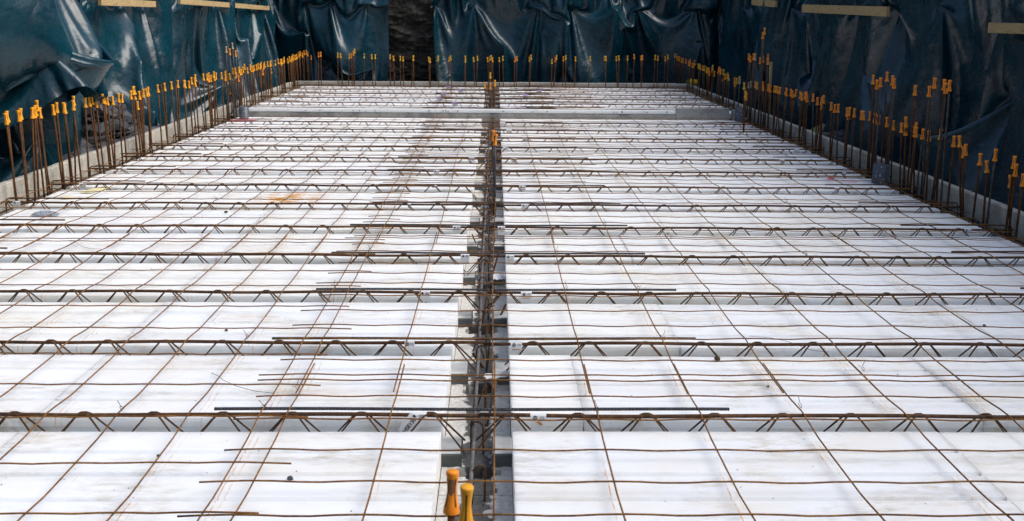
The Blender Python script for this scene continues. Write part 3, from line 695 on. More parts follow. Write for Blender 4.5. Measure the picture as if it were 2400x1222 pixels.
FAR_BARS=[(-2.61,0.56,'o'),(-2.58,0.57,'o'),(-2.33,0.56,'a'),(-2.29,0.55,'a'),(-2.16,0.54,'a'),(-2.13,0.55,'o'),(-2.10,0.59,'a'),(-2.08,0.62,'a'),(-1.94,0.55,'a'),(-1.83,0.54,'a'),(-1.78,0.54,'a'),(-1.56,0.54,'a'),(-1.51,0.52,'a'),(-1.41,0.52,'a'),(-1.37,0.51,'a'),(-1.22,0.52,'a'),(-1.22,0.53,'a'),(-0.99,0.51,'a'),(-0.97,0.49,'a'),(-0.86,0.51,'a'),(-0.85,0.53,'a'),(-0.69,0.51,'a'),(-0.67,0.53,'a'),(-0.45,0.50,'a'),(-0.45,0.53,'a'),(-0.33,0.51,'a'),(-0.27,0.53,'a'),(-0.12,0.51,'a'),(-0.09,0.53,'a'),(-0.07,0.54,'a'),(-0.05,0.51,'a'),(0.05,0.51,'a'),(0.10,0.53,'a'),(0.28,0.51,'o'),(0.31,0.53,'o'),(0.50,0.52,'a'),(0.52,0.55,'a'),(0.83,0.49,'a'),(0.88,0.52,'o'),(0.90,0.55,'a'),(1.00,0.53,'o'),(1.03,0.55,'a'),(1.18,0.53,'a'),(1.40,0.54,'a'),(1.61,0.54,'a'),(1.63,0.54,'a'),(1.78,0.54,'o'),(1.82,0.55,'a'),(1.95,0.55,'a'),(2.05,0.57,'o'),(2.15,0.55,'o'),(2.17,0.56,'a'),(2.36,0.56,'a'),(2.40,0.55,'o'),(2.51,0.54,'o'),(2.55,0.57,'a')]
# ---------------------------------------------------------------- starter bars with plastic safety caps
def cap_mesh(name, mat):
    m = MB(); n = 20
    prof = [(.0142, 0), (.0144, .002), (.0124, .012), (.0098, .024), (.0083, .036), (.0086, .046), (.0102, .06), (.0112, .066), (.011, .069), (.0094, .0705), (0.0001, .0708)]
    k0 = len(m.v); m.lathe(prof, n)
    for fi, f in enumerate(m.f):
        if fi < (len(prof)-1)*n:
            ring, j = divmod(fi, n)
            if 1 < ring < 6 and j % 5 == 2: m.mi[fi] = 1
    return m.mesh(name, [M[mat], M['cap_slot']], True)
CAPS = {c: cap_mesh('safety_cap', m) for c, m in (('a', 'cap_amber'), ('o', 'cap_orange'), ('y', 'cap_yellow'), ('b', 'cap_pale'), ('d', 'cap_beige'))}
def bar_mesh(mat):
    m = MB(); m.tube([(0, 0, 0), (0, 0, .33), (0, 0, .66), (0, 0, 1)], .0063, 8); return m.mesh('rod', M[mat], True)
BAR = {k: bar_mesh(k) for k in ('rust_starter', 'rust_grey', 'dark_bar')}
CAPN = {'a': 'amber', 'o': 'orange', 'y': 'yellow', 'b': 'pale', 's': 'amber', 'd': 'beige'}
def starter(base, top, c, label, group, mat='rust_starter'):
    b_, t_ = Vector(base), Vector(top); d = t_-b_; L = d.length
    t = thing('starter_bar', label, 'rebar', b_, group)
    t.rotation_euler = d.to_track_quat('Z', 'Y').to_euler()
    r = link('rod', BAR[mat], t); r.scale = (1, 1, L - (0 if c == 'u' else .012))
    if c != 'u':
        q = link('safety_cap', CAPS[c if c in CAPS else 'a'], t, (0, 0, L-.071)); q.rotation_euler = (0, 0, R_.uniform(0, 6.28))
        q.rotation_euler.x = R_.gauss(0, .04)
    return t
def cap_of(c, side):
    return {'a': 'a' if side == 'left' else 'o', 's': 'a' if side == 'left' else 'o'}.get(c, c)
for i, (y, z, c) in enumerate(LEFT_BARS):
    h = z + .12; L = abs(R_.gauss(.022, .03)); 
    base = (-2.95 + h*R_.gauss(.035, .022), y + h*R_.gauss(.01, .05), -.12)
    cc = cap_of(c, 'left'); nm = CAPN.get(cc, '')
    lb = 'rusty starter bar at the left kerb, %s, %s from the front' % ('without a cap' if c == 'u' else nm + ' cap', ordw(i+1))
    starter(base, (-2.95, y, z), cc, lb, 'starter bars along the left kerb', 'rust_grey' if 10.2 < y < 10.9 and i % 3 == 0 else 'rust_starter')
for i, (y, z, c) in enumerate(RIGHT_BARS):
    h = z + .12
    base = (2.85 - h*R_.gauss(.012, .028), y + h*R_.gauss(-.01, .05), -.12)
    cc = cap_of(c, 'right')
    starter(base, (2.85, y, z), cc, 'rusty starter bar at the right kerb, %s cap, %s from the front' % (CAPN[cc], ordw(i+1)), 'starter bars along the right kerb', 'rust_grey' if (i % 9 == 4 or c == 'b') else 'rust_starter')
for i, (x, z, c) in enumerate(FAR_BARS):
    h = z - FZ + .1
    starter((x + h*R_.gauss(0, .025), 13.985 + R_.uniform(-.015, .015), FZ-.1), (x, 13.98, z), {'a': 'y' if i % 3 else 'a'}.get(c, c), 'thin rusty starter bar at the far kerb, %s from the left' % ordw(i+1), 'starter bars along the far kerb')
for i, (y, z, c) in enumerate(LEFT_TALL):
    starter((-2.88 + R_.uniform(-.03, .03), y + R_.uniform(-.04, .04), -.12), (-2.9, y, z), {'b': 'd'}.get(c, c), 'tall dark steel bar above the left end of the cross beam, %s from the front' % ordw(i+1), 'tall bars at the left end of the cross beam', 'dark_bar')
for i, (y, z, c) in enumerate(RIGHT_TALL):
    h = z + .12
    starter((2.84 - h*R_.gauss(.012, .018), y + h*R_.gauss(0, .025), -.12), (2.84, y, z), cap_of(c, 'right'), 'tall grey ribbed bar standing above the right kerb, %s from the front' % ordw(i+1), 'tall bars along the right kerb', 'rust_grey' if i % 3 else 'rust_starter')
for i, (y, z, c) in enumerate(RIGHT_INNER):
    starter((2.5 + R_.uniform(-.02, .02), y, -.02), (2.5, y, z), cap_of(c, 'right'), 'short starter bar beside the far right grey pipe, %s from the front' % ordw(i+1), 'short bars beside the far right pipe')
CB = [((-.069, 1.5, .428), 'o', 'rusty bar rising in the front foreground with orange cap, taller in the picture'),
      ((-.044, 1.45, .431), 'a', 'rusty bar rising in the front foreground with amber cap, right one of the pair'),
      ((-.013, 5.9, .45), 'o', 'bar over the middle of the centre wall with orange cap, left of that pair'),
      ((-.002, 5.85, .432), 'o', 'bar over the middle of the centre wall with orange cap, right of that pair'),
      ((-.063, 11., .481), 'y', 'tallest bar with yellow cap on the centre wall just behind the cross beam'),
      ((-.128, 10.6, .396), 'a', 'grey bar leaning left on the centre wall at the cross beam'),
      ((-.061, 10.7, .379), 'a', 'shortest grey bar on the centre wall behind the cross beam'),
      ((-.008, 10.6, .421), 'a', 'grey bar leaning right on the centre wall at the cross beam')]
for i, (p, c, lb) in enumerate(CB):
    dx = (-.01, -.005, .006, .004, .0, .05, .0, -.03)[i]
    starter((p[0]+dx, p[1] + R_.uniform(-.02, .02), -.14), p, c, lb, None, 'rust_starter' if i < 2 else 'dark_bar' if i in (2, 3) else 'rust_grey')

# ---------------------------------------------------------------- loose top bars across the centre wall, one by each joist
m = MB(); k = 428; m.tube([(1.515*i/k, 0, .0012*math.sin(i*.02)) for i in range(k+1)], .0043, 6, True, .16); top_me = m.mesh('ribbed_bar', M['dark_bar'])
m = MB(); k = 60; m.tube([(1.515*i/k, 0, .0012*math.sin(i*.12)) for i in range(k+1)], .0043, 6); top_far = m.mesh('ribbed_bar', M['dark_bar'])
ENDS = {0: -.818, 1: -.79, 2: -.747, 3: -.786, 4: -.788, 5: -.747, 6: -.777, 7: -.791, -1: -.815}
for i, n in enumerate(NEAR):
    y = Y0 + PITCH*n + .034
    o = link('ribbed_bar', top_me if n < 5 else top_far, None, (ENDS.get(n, -.78 + R_.uniform(-.03, .03)), y, .0325)); o.rotation_euler = (0, 0, R_.uniform(-.006, .006))
    if n == -1: o.location.y = Y0-.6-.012; o.rotation_euler = (0, 0, .012)
    tag(o, 'dark ribbed bar across the near centre wall, %s from the front' % ordw(i+1), 'rebar', 'loose ribbed bars over the centre wall')
for i, y in enumerate(FAR_Y):
    o = link('ribbed_bar', top_far, None, (-.78 + R_.uniform(-.06, .06), y + .045, FZ+.04)); o.rotation_euler = (0, 0, R_.uniform(-.01, .01))
    tag(o, 'dark ribbed bar across the far centre wall, %s behind the cross beam' % ordw(i+1), 'rebar', 'loose ribbed bars over the centre wall')
# thinner rusty bars lying loose near the centre, thick in the far part
m = MB(); m.tube([(0, 0, 0), (.5, .004, .001), (1.0, -.003, 0), (1.5, .002, .001)], .0024, 6); thin_me = m.mesh('rusty_bar', M['rust_wire'], True)
q = 0
for n in range(6, 13):
    for dy in (.12, .26, -.1):
        if R_.random() < .4:
            q += 1
            o = link('rusty_bar', thin_me, None, (-.95 + R_.uniform(-.12, .25), Y0+PITCH*n+dy + R_.uniform(-.03, .03), .043)); o.rotation_euler = (0, 0, R_.uniform(-.02, .02))
            tag(o, 'thin rusty bar loose over the centre mesh near the cross beam, %s counted away' % ordw(q), 'rebar', 'loose thin bars over the centre')
for k_, y in enumerate(FAR_Y):
    for j, (x0, dy) in enumerate(((.25, .1), (.4, .02))):
        o = link('rusty_bar', thin_me, None, (x0 + R_.uniform(-.1, .1), y+dy, FZ+.052)); o.rotation_euler = (0, 0, R_.uniform(-.03, .03)); o.scale = (.6, 1.6, 1.6)
        tag(o, 'rusty bar loose in the far bay right of centre, %s away' % ordw(k_*2+j+1), 'rebar', 'loose rusty bars in the far bay')
# hooked edge bars beside each joist end
def hook_mesh(sign):
    m = MB(); pts = [(0, 0, -.085), (0, 0, -.02)]
    for a in range(1, 6): t = a/6*math.pi/2; pts.append((sign*.022*(1-math.cos(t)), 0, -.02+.022*math.sin(t)))
    pts += [(sign*.03, 0, .002), (sign*.3, .002, .003), (sign*.62, 0, .002)]
    m.tube(pts, .0042, 6); return m.mesh('hooked_bar', M['rust_chord'], True)
HL, HR = hook_mesh(1), hook_mesh(-1)
for i, (y, z, bay) in enumerate([(Y0+PITCH*n, 0, 'near') for n in NEAR] + [(y, FZ, 'far') for y in FAR_Y]):
    for me, x, sd_ in ((HL, -2.955, 'left'), (HR, 2.85, 'right')):
        o = link('hooked_bar', me, None, (x, y + .034 + R_.uniform(-.006, .006), z+.043 + R_.uniform(0, .004))); o.rotation_euler = (0, 0, R_.uniform(-.012, .012))
        tag(o, 'rusty hooked bar at the %s edge beside a joist end, %s from the front' % (sd_, ordw(i+1)), 'rebar', 'hooked bars along the %s edge' % sd_)

# ---------------------------------------------------------------- tie beams of steel in the channels
def cage(label, x, ya, yb, wd, zb, zt, step, mats, bars, rods=0):
    t = thing('steel_cage', label, 'rebar cage', (x, ya, zb))
    for dx, z, r, mt in bars:
        m = MB(); n = int((yb-ya)/.4)
        m.tube([(dx + .006*mnoise.noise((i*.7, dx*50, z*30)), (yb-ya)*i/n, z-zb + .006*mnoise.noise((i*.6, 3, dx*40))) for i in range(n+1)], r, 8); m.build('long_bar', M[mt], t, True)
    for k_ in range(rods):
        m = MB(); a = Vector((R_.uniform(-.05, .05), R_.uniform(1.4, yb-ya-.6), 0)); m.tube([a, a + Vector((R_.uniform(-.06, .06), R_.uniform(-.08, .08), R_.uniform(.1, .2)))], R_.choice([.003, .004, .005]), 6); m.build('upright_rod', M[R_.choice(['rust_web', 'rust_chord', 'rust_grey'])], t, True)
    m = MB(); pts = [(-wd/2, 0, 0), (-wd/2, 0, zt-zb-.02)] + [(-wd/2*math.cos(a*math.pi/6), 0, zt-zb-.02+.022*math.sin(a*math.pi/6)) for a in range(1, 6)] + [(wd/2, 0, zt-zb-.02), (wd/2, 0, 0)]
    m.tube(pts, .003, 6); me = m.mesh('stirrup', M[mats], True)
    y = step/2; c = 0
    while y < yb-ya and c < 60:
        o = link('stirrup', me, t, (R_.uniform(-.006, .006), y + R_.uniform(-.02, .02), 0)); o.rotation_euler = (R_.uniform(-.15, .15), 0, R_.uniform(-.5, .5)); y += step; c += 1
cage('steel cage with a grey long bar and looped stirrups along the centre wall', -.045, 1.3, BEAM_Y-.02, .036, -.14, .004, .3, 'rust_web', [(-.012, -.008, .0055, 'steel_grey'), (.02, -.105, .004, 'rust_web'), (-.02, -.125, .004, 'rust_web')], 34)
cage('rusty steel cage along the centre wall of the far bay', -.045, 10.6, 13.95, .06, -.1, FZ, .3, 'rust_web', [(-.02, .0, .007, 'rust_chord'), (.02, .01, .006, 'rust_web'), (.0, .03, .006, 'rust_chord')])
cage('dark steel cage low in the channel along the left kerb', -2.925, 2.0, 14.0, .06, -.1, -.0, .4, 'rust_web', [(-.03, -.03, .006, 'rust_web'), (.03, -.06, .006, 'rust_web')])
cage('dark steel cage low in the channel along the right kerb', 2.815, 2.0, 14.0, .06, -.1, -.0, .4, 'rust_web', [(.035, -.02, .007, 'dark_bar'), (-.03, -.05, .006, 'rust_web'), (.0, -.07, .006, 'dark_bar')])

# ---------------------------------------------------------------- product tags wrapped round the chords
def text_mesh(body, size, name='lettering', bold=0):
    cu = bpy.data.curves.new(name, 'FONT'); cu.body = body; cu.size = size; cu.align_x = 'CENTER'; cu.align_y = 'CENTER'; cu.offset = bold
    o = bpy.data.objects.new(name, cu); col.objects.link(o); bpy.context.view_layer.update()
    me = bpy.data.meshes.new_from_object(o.evaluated_get(bpy.context.evaluated_depsgraph_get()))
    bpy.data.objects.remove(o); bpy.data.curves.remove(cu); me.materials.clear(); return me
TXT = {}
def letters(body, size, mat, parent, x, y, z, rot=0, bold=0):
    key = (body, size, mat)
    if key not in TXT:
        TXT[key] = text_mesh(body, size, bold=bold); TXT[key].materials.append(M[mat])
    o = link('lettering', TXT[key], parent, (x, y, z)); o.rotation_euler = (math.pi/2, rot, 0); return o
def disc(parent, x, z, rx, rz, mat, y, name='printed_mark', n=20):
    m = MB(); m.add([(rx*math.cos(2*math.pi*i/n), 0, rz*math.sin(2*math.pi*i/n)) for i in range(n)], [tuple(range(n))]); o = m.build(name, M[mat], parent); o.location = (x, y, z); return o
def rects(parent, L, mat, y, name='printed_mark'):
    m = MB()
    for x0, z0, x1, z1 in L: m.add([(x0, y, z0), (x1, y, z0), (x1, y, z1), (x0, y, z1)], [(0, 1, 2, 3)])
    return m.build(name, M[mat], parent)
def product_tag(n, x, kind, wd=.04, hang=.03, tilt=0, lbl='', z0=0, y=None, far=False):
    y = Y0 + PITCH*n if y is None else y
    t = thing('product_tag', lbl, 'tag', (x, y - (.0075 if x > -.03 else .001), .03+z0), 'product tags on the joists'); t.rotation_euler = (0, 0, R_.uniform(-.05, .05))
    r = .0076; m = MB(); P = [(.002, .0085+.003)]
    prof = [(r*math.sin(a), r*math.cos(a)) for a in [math.radians(q) for q in range(60, -100, -20)]]   # (y, z): over the chord to the front
    prof = [(r*1.0, -.004)] + prof + [(-r*1.05, -.011)]
    k = len(prof)
    for s_, e in ((1, 0), (-1, .0006)):
        pass
    m.add([(-wd/2, a, b_) for a, b_ in prof] + [(wd/2, a, b_) for a, b_ in prof], [(i, i+k, i+k+1, i+1) for i in range(k-1)])
    m.build('label_band', M['tag_lilac' if kind == 'lilac' else 'tag_white'], t)
    if hang:
        q = MB(); c, s_ = math.cos(tilt), math.sin(tilt); w_ = wd*.96
        pr = [(-w_/2, -.002), (w_/2, -.002), (w_/2, -hang-.01), (-w_/2, -hang-.01)]
        pts = [(px*c - pz*s_, pz*c + px*s_) for px, pz in pr]
        q.add([(px, -r*.9 + .0 - .1*abs(pz), pz) for px, pz in pts] + [(px, -r*.9 + .0008 - .1*abs(pz), pz) for px, pz in pts], [(0, 1, 2, 3), (7, 6, 5, 4), (0, 4, 5, 1), (1, 5, 6, 2), (2, 6, 7, 3), (3, 7, 4, 0)])
        fl = q.build('film_flap', M['tag_white' if kind == 'code' else 'tag_film'], t)
        if kind == 'code':
            tx = letters('HSE130', .0165, 'tag_ink', fl, .0, 0, 0, 0, .0004); a = math.radians(-57)
            px, pz = -.004, -.036; tx.location = (px*c - pz*s_ , -r*.9-.0012-.1*.04, pz*c + px*s_); tx.rotation_euler = (math.pi/2, math.radians(-52), 0)
            for q_, hh in ((-.55, .001), (-.36, .0008)):
                pass
        elif kind == 'ce':
            rects(fl, [(-w_*.4, -.019, w_*.35, -.0165)], 'tag_rust', -r*.9-.0035, 'rust_streak')
        elif kind == 'rust':
            m2 = MB(); m2.add([(-.012, -r-.004, -.014), (.004, -r-.004, -.012), (.013, -r-.0045, -.02), (.008, -r-.0045, -.024), (-.002, -r-.004, -.017)], [(0, 1, 2, 3, 4)]); m2.build('rust_streak', M['tag_rust'], fl)
    if far: return t
    yy = -r-.0012
    if kind in ('ce', 'rust', 'film'):
        disc(t, -wd*.2, -.002, .0062, .0066, 'tag_ink', yy)
        letters('NF', .0075, 'tag_white', t, -wd*.2, yy-.0006, -.002, .25)
        letters('CE', .0105, 'tag_ink', t, wd*.24, yy, -.002)
    elif kind in ('code', 'diamond'):
        a = -wd*.22; m2 = MB(); m2.add([(a-.0065, yy, -.001), (a, yy, -.0075), (a+.0065, yy, -.001), (a, yy, .0055)], [(0, 1, 2, 3)]); m2.build('printed_mark', M['tag_ink'], t)
        rects(t, [(wd*.05, .003-.0032*i, wd*(.42 if i % 2 else .36), .0042-.0032*i) for i in range(4)], 'tag_ink', yy)
    elif kind == 'bars':
        rects(t, [(-wd*.35+i*.0028, -.009, -wd*.35+i*.0028+(.0016 if i % 3 else .0008), .002) for i in range(9)], 'tag_ink', yy)
    return t
product_tag(0, .13, 'rust', .046, .038, lbl='blank film tag with a rust smear on the front joist right of centre')
product_tag(0, -.219, 'code', .05, .055, -.62, lbl='tag printed HSE130 hanging askew from the front joist left of centre')
TG = [(1, .079, 'ce', .04, .028), (1, -.298, 'film', .035, 0), (2, .133, 'ce', .045, .026), (2, -.289, 'diamond', .044, .028), (3, .074, 'ce', .04, .022), (3, -.141, 'diamond', .042, .03), (4, .036, 'ce', .04, .03),
      (4, -.207, 'diamond', .042, .024), (5, .182, 'ce', .042, .02), (5, -.516, 'bars', .02, .012), (6, .183, 'ce', .044, .022), (6, -.405, 'film', .03, 0), (8, .151, 'ce', .046, .02), (8, -.185, 'diamond', .046, .01),
      (9, .089, 'ce', .05, .012), (7, -.428, 'film', .04, .012), (10, .28, 'film', .045, .015), (11, .135, 'ce', .055, .018), (12, .076, 'ce', .06, .01), (7, -2.699, 'ce', .05, 0), (6, -2.734, 'ce', .045, .03), (5, -2.87, 'ce', .045, .03),
      (4, 2.585, 'film', .04, .03), (6, 2.298, 'bars', .03, .018), (7, 2.568, 'bars', .03, .015), (9, 2.597, 'film', .05, .02), (8, 2.291, 'film', .04, .03)]
for n, x, kd, wd, hg in TG:
    pos = 'at the left edge' if x < -1.5 else 'at the right edge' if x > 1.5 else 'left of centre' if x < 0 else 'right of centre'
    lk = {'ce': 'white CE tag', 'film': 'crumpled film tag', 'diamond': 'white tag with dark diamond mark', 'bars': 'small barcode tag'}[kd]
    product_tag(n, x, kd, wd, hg, R_.uniform(-.06, .06), '%s %s on the %s joist from the front' % (lk, pos, ordw(n+3)), far=n > 8)
for i, (x, k_) in enumerate([(-.68, 5), (-.48, 4), (-.68, 3), (-.70, 2), (-.48, 1), (.6, 4), (.39, 3)]):
    product_tag(0, x, 'lilac', .075, .03, 0, 'lilac tag %s of centre on the %s joist behind the cross beam' % ('left' if x < 0 else 'right', ordw(k_+1)), FZ+.005, FAR_Y[k_], True)

# ---------------------------------------------------------------- grey pipes, paint marks
def pipe(x, y, r, h, label, tx=0, ty=0):
    t = thing('drain_pipe', label, 'pipe', (x, y, 0), 'grey pipes rising from the slab')
    m = MB(); n = 28; o_ = [(r, -.1), (r, h), (r-.003, h+.001), (r-.006, h), (r-.006, -.06)]
    vs_ = [(q*math.cos(2*math.pi*j/n), q*math.sin(2*math.pi*j/n), z) for q, z in o_ for j in range(n)]
    m.add(vs_, [(i*n+j, i*n+(j+1) % n, (i+1)*n+(j+1) % n, (i+1)*n+j) for i in range(4) for j in range(n)])
    p = m.build('pipe_wall', M['pvc_grey'], t, True); t.rotation_euler = (tx, ty, 0)
    m = MB(); m.lathe([(r-.007, -.02), (.0001, -.019)], 20); m.build('pipe_bottom', M['pvc_inside'], t)
    m = MB()
    for k_ in range(9):
        a = -1.2 - R_.random()*1.4; z = h*R_.uniform(.1, .95); s_ = R_.uniform(.002, .006)
        c_ = [(r+.0009)*math.cos(a), (r+.0009)*math.sin(a)]; tt = (-math.sin(a), math.cos(a))
        m.add([(c_[0]+tt[0]*s_, c_[1]+tt[1]*s_, z), (c_[0], c_[1], z-s_*1.6), (c_[0]-tt[0]*s_*.7, c_[1]-tt[1]*s_*.7, z), (c_[0], c_[1], z+s_*1.2)], [(0, 1, 2, 3)])
    m.build('mortar_splash', M['slurry'], t)
    return t
pipe(-2.73, 10.24, .05, .14, 'grey plastic pipe at the left end of the cross beam', 0, -.02)
pipe(2.745, 6.59, .056, .132, 'grey plastic pipe at the right edge of the near bay, nearest of the three', .02, .05)
pipe(2.71, 10.43-.06, .05, .145, 'grey plastic pipe at the right end of the cross beam')
def mark(pts, z, wd, label):
    m = MB(); 
    for a, b_ in zip(pts, pts[1:]):
        A, B = Vector((*a, z)), Vector((*b_, z)); d = (B-A).normalized(); s_ = Vector((-d.y, d.x, 0))*wd/2; e = d*wd*.35
        m.add([A-s_-e, B-s_+e, B+s_+e, A+s_-e], [(0, 1, 2, 3)]); z += .0007
    tag(m.build('paint_mark', M['pink_paint']), label, 'paint mark')
arc = [(2.72+.24*math.cos(a)*1.1-.03, 6.72+.13*math.sin(a)) for a in [2.2, 2.6, 3.0, 3.3, 3.6, 3.9]]
mark(arc + [(2.58, 6.60)], .0045, .022, 'curved pink spray mark round the nearest pipe')
mark([(-2.86+.03, 10.12), (-2.6, 10.16)], .0045, .05, 'pink spray mark beside the left pipe'); mark([(-2.82, 10.0), (-2.62, 10.05)], .0045, .03, 'thin pink spray streak in front of the left pipe')
mark([(2.45, 10.1), (2.62, 10.02), (2.73, 10.08)], .0045, .045, 'pink spray mark in front of the far right pipe')

# ---------------------------------------------------------------- rubble, planks and litter
def stone(r, seed, sq=(1, 1, .7)):
    m = MB(); rg = random.Random(seed); P = []
    me = bpy.data.meshes.new('s'); import bmesh
    bm = bmesh.new(); bmesh.ops.create_icosphere(bm, subdivisions=1, radius=1)
    for v in bm.verts:
        f = 1 + .35*mnoise.noise(v.co*1.3 + Vector((seed*3.1, 0, 0))); v.co = Vector((v.co.x*sq[0], v.co.y*sq[1], v.co.z*sq[2]))*r*f
    vs_ = [tuple(v.co) for v in bm.verts]; fs = [tuple(v.index for v in f.verts) for f in bm.faces]; bm.free(); bpy.data.meshes.remove(me); return vs_, fs
STONES = [stone(1, k_, (R_.uniform(.8, 1.5), R_.uniform(.7, 1.1), R_.uniform(.35, .7))) for k_ in range(9)]
def heap(label, ctr, rx, ry, h, n, smin, smax, seed):
    rg = random.Random(seed); m = MB()
    for k_ in range(n):
        a, q = rg.random()*6.283, math.sqrt(rg.random()); x, y = ctr[0]+rx*q*math.cos(a), ctr[1]+ry*q*math.sin(a)
        z = -.42 + h*max(0, 1-q**1.7)*(1+.35*mnoise.noise((x*2, y*2, seed))) + rg.uniform(-.03, .02)
        vs_, fs = rg.choice(STONES); s_ = rg.uniform(smin, smax)*(1+1.1*(rg.random() < .12)); E = Matrix.Rotation(rg.random()*6.3, 3, 'Z') @ Matrix.Rotation(rg.uniform(-.7, .7), 3, 'X')
        m.add([E @ Vector(v)*s_ + Vector((x, y, z)) for v in vs_], fs)
    return tag(m.build('rubble_heap', M['slate']), label, 'rubble', None, 'stuff')
heap('heap of dark broken slate between the left tarpaulin and the kerb', (-3.36, 8.3), .36, 1.5, .72, 1700, .025, .06, 3)
heap('low dark rubble behind the left kerb near the cross beam', (-3.4, 10.9), .35, 1.6, .36, 700, .025, .055, 4)
heap('dark rubble heap behind the right kerb under the planks', (3.4, 8.9), .36, 1.5, .42, 1200, .025, .055, 5)
heap('low dark rubble behind the right kerb nearer the front', (3.35, 6.6), .3, 1.2, .3, 600, .025, .055, 6)
def plank(a, c, wd, t_, label, name='timber_plank', tilt=0, cat='plank'):
    a, c = Vector(a), Vector(c); L = (c-a).length; m = MB(); m.bbox((0, -wd/2, -t_/2), (L, wd/2, t_/2), .003); o = m.build(name, M['pale_timber'])
    d = (c-a).normalized(); up = Vector((0, 0, 1)) if abs(d.z) < .9 else Vector((0, -1, 0)); y = up.cross(d).normalized(); z = d.cross(y)
    o.matrix_world = Matrix.Translation(a) @ Matrix((d, y, z)).transposed().to_4x4() @ Matrix.Rotation(tilt, 4, 'X'); return tag(o, label, cat)
plank((2.985, 10.2, -.42), (2.99, 10.22, .668), .022, .038, 'upright timber post behind the right kerb beside tall bars', 'timber_post', 0, 'post')
plank((3.0, 9.95, -.42), (3.0, 9.95, .075), .03, .04, 'short timber stake behind the right kerb', 'timber_stake', 0, 'stake')
plank((3.0, 9.42, -.0), (3.66, 9.3, -.01), .03, .02, 'narrow board lying behind the right kerb on rubble')
plank((3.2, 9.45, -.02), (3.66, 10.1, .03), .1, .02, 'wide pale board lying slanted behind the right kerb', tilt=.25)
m = MB(); m.lathe([(.05, 0), (.09, .01), (.095, .05), (.07, .085), (.0001, .1)], 20); o = m.build('yellow_lid', M['yellow_plastic'], None, True); o.location = (2.97, 14.2, .1); tag(o, 'yellow plastic lid showing over the far right corner of the kerb', 'lid')
m = MB(); m.box((2.9, 14.12, -.42), (3.05, 14.28, .099)); tag(m.build('concrete_block', M['kerb_concrete']), 'concrete block under the yellow lid at the far right corner', 'block')
PB = [(.776, 3.133, .014, 'clod', 'brown clod on the board behind the second mesh overlap right of centre'), (-.52, 2.293, .011, 'slate', 'dark pebble on the front board left of centre'),
      (.884, 2.898, .006, 'clod', 'brown crumb right of the front overlap'), (-1.585, 5.489, .012, 'clod', 'mossy crumb on the board left of centre beyond the fifth joist'), (-.9, 2.42, .005, 'slate', 'tiny dark stone near the front left joist'),
      (1.3, 3.9, .006, 'slate', 'tiny dark stone right of centre beyond the third joist'), (-2.1, 3.55, .006, 'slate', 'tiny dark stone far left beyond the second joist'), (1.9, 3.5, .007, 'slate', 'tiny dark stone far right beyond the second joist'), (-1.0, 3.42, .008, 'clod', 'small brown clod left of centre beyond the third front joist')]
for x, y, r, mt, lb in PB:
    vs_, fs = R_.choice(STONES); m = MB(); m.add([Vector(v)*r for v in vs_], fs); o = m.build('pebble', M[mt]); o.location = (x, y, r*.35+.001); o.rotation_euler = (0, 0, R_.random()*6); tag(o, lb, 'pebble')
m = MB(); rg = random.Random(4)
for k_ in range(650):
    y = Y0 + 8*rg.random()**1.6 - .5; x = rg.uniform(-2.7, 2.7); r = rg.uniform(.0008, .0026)
    if -.16 < x < .06 or abs((y-Y0+.3) % .6 - .3) < .06: continue
    vs_, fs = rg.choice(STONES); m.add([Vector(v)*r + Vector((x, y, r*.4+.0005)) for v in vs_], fs)
tag(m.build('grit', M['slate']), 'dark grit scattered over the white boards', 'grit', None, 'stuff')
m = MB(); rg = random.Random(9)
for k_ in range(260):
    a, q = rg.random()*6.28, math.sqrt(rg.random()); x, y = .075*q*math.cos(a), .05*q*math.sin(a); vs_, fs = rg.choice(STONES); r = rg.uniform(.004, .009)
    m.add([Vector(v)*r + Vector((x, y, .022*(1-q*q)+.003)) for v in vs_], fs)
o = m.build('dust_pile', M['dust']); o.location = (-2.6, 5.40, 0); tag(o, 'small pile of grey dust on the left boards beyond the fourth joist', 'dust pile', None, 'stuff')
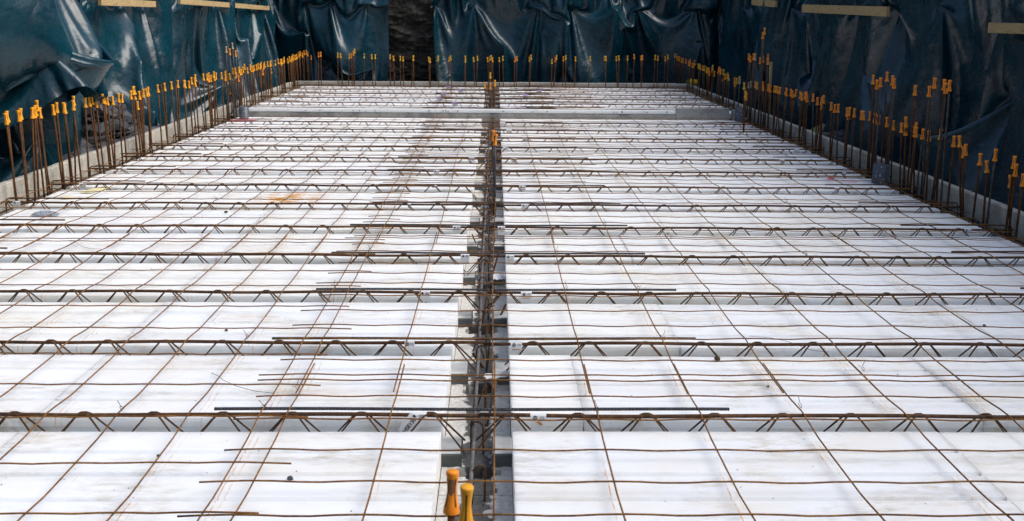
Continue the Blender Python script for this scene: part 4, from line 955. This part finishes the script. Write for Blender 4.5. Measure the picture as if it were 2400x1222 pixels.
def scrap(x, y, a, b_, rot, label, z=.001, mat='paper'):
    m = MB(); k_ = 6; vs_ = []
    for j in range(k_+1):
        for i in range(k_+1):
            u, v = i/k_-.5, j/k_-.5; e = 1 + .25*mnoise.noise((i*.9+x*9, j*.9, 1)); vs_.append((u*a*e, v*b_*e, .006 + .005*mnoise.noise((i*.7, j*.7, x*5))))
    m.add(vs_, [(j*(k_+1)+i, j*(k_+1)+i+1, (j+1)*(k_+1)+i+1, (j+1)*(k_+1)+i) for j in range(k_) for i in range(k_)])
    o = m.build('paper_scrap' if mat == 'paper' else 'film_scrap', M[mat]); o.location = (x, y, z); o.rotation_euler = (0, 0, rot); tag(o, label, 'paper scrap')
scrap(-2.62, 6.15, .09, .22, -.25, 'torn yellowish paper strip on the left edge boards'); scrap(-2.68, 5.88, .07, .07, .3, 'small yellowish paper scrap nearest the left kerb')
scrap(.015, 3.12, .1, .05, .3, 'crumpled white film scrap in the trench behind the second front joist', -.055, 'tag_film'); scrap(.02, 4.33, .06, .09, .1, 'white film scrap lying in the trench before the fourth joist ahead', -.055, 'tag_white')
# twisted tie wires at mesh crossings
TW = [(.302, 2.63), (.908, 2.66), (-.673, 2.64), (-1.081, 2.63), (.605, 3.24), (-.877, 3.24), (.302, 3.86), (.605, 3.85), (-.673, 3.86), (.302, 4.46), (-.604, 4.47), (.908, 4.75), (-1.49, 4.72), (1.208, 2.95), (.605, 5.07), (-1.285, 5.06), (1.5, 4.4), (-.604, 2.78), (.302, 6.3), (-1.081, 6.3), (1.8, 5.7), (-1.7, 5.68)]
for i, (x, y) in enumerate(TW):
    a = R_.random()*3; m = MB(); m.tube([(-.014*math.cos(a), -.014*math.sin(a), .012), (-.004, .002, .006), (.005, -.003, -.008), (.008, .004, .0), (0, 0, .01), (.012*math.cos(a+.6), .012*math.sin(a+.6), .024)], .0009, 5)
    o = m.build('tie_wire', M['tie_wire']); o.location = (x, y, .042); tag(o, 'twisted dark tie wire on the mesh %s of centre wall, %s from the front' % ('right' if x > 0 else 'left', ordw(sorted(q for p_, q in TW if (p_ > 0) == (x > 0)).index(y)+1)), 'tie wire', 'tie wires on the mesh')
# long thin loose wire ends curling on the boards
for i, (x, y) in enumerate([(.95, 3.35), (-2.2, 4.75), (-.95, 2.98)]):
    m = MB(); m.tube([(x + .05*k_ + .02*math.sin(k_*1.1+i), y - .03*k_ + .02*math.cos(k_*.9), .004 + .01*abs(math.sin(k_*.7))) for k_ in range(6)], .0008, 5)
    tag(m.build('loose_wire', M['tie_wire']), ['thin loose wire curling on the boards right of centre', 'thin loose wire curling on the far left boards', 'thin loose wire curling on the boards left of centre'][i], 'wire')
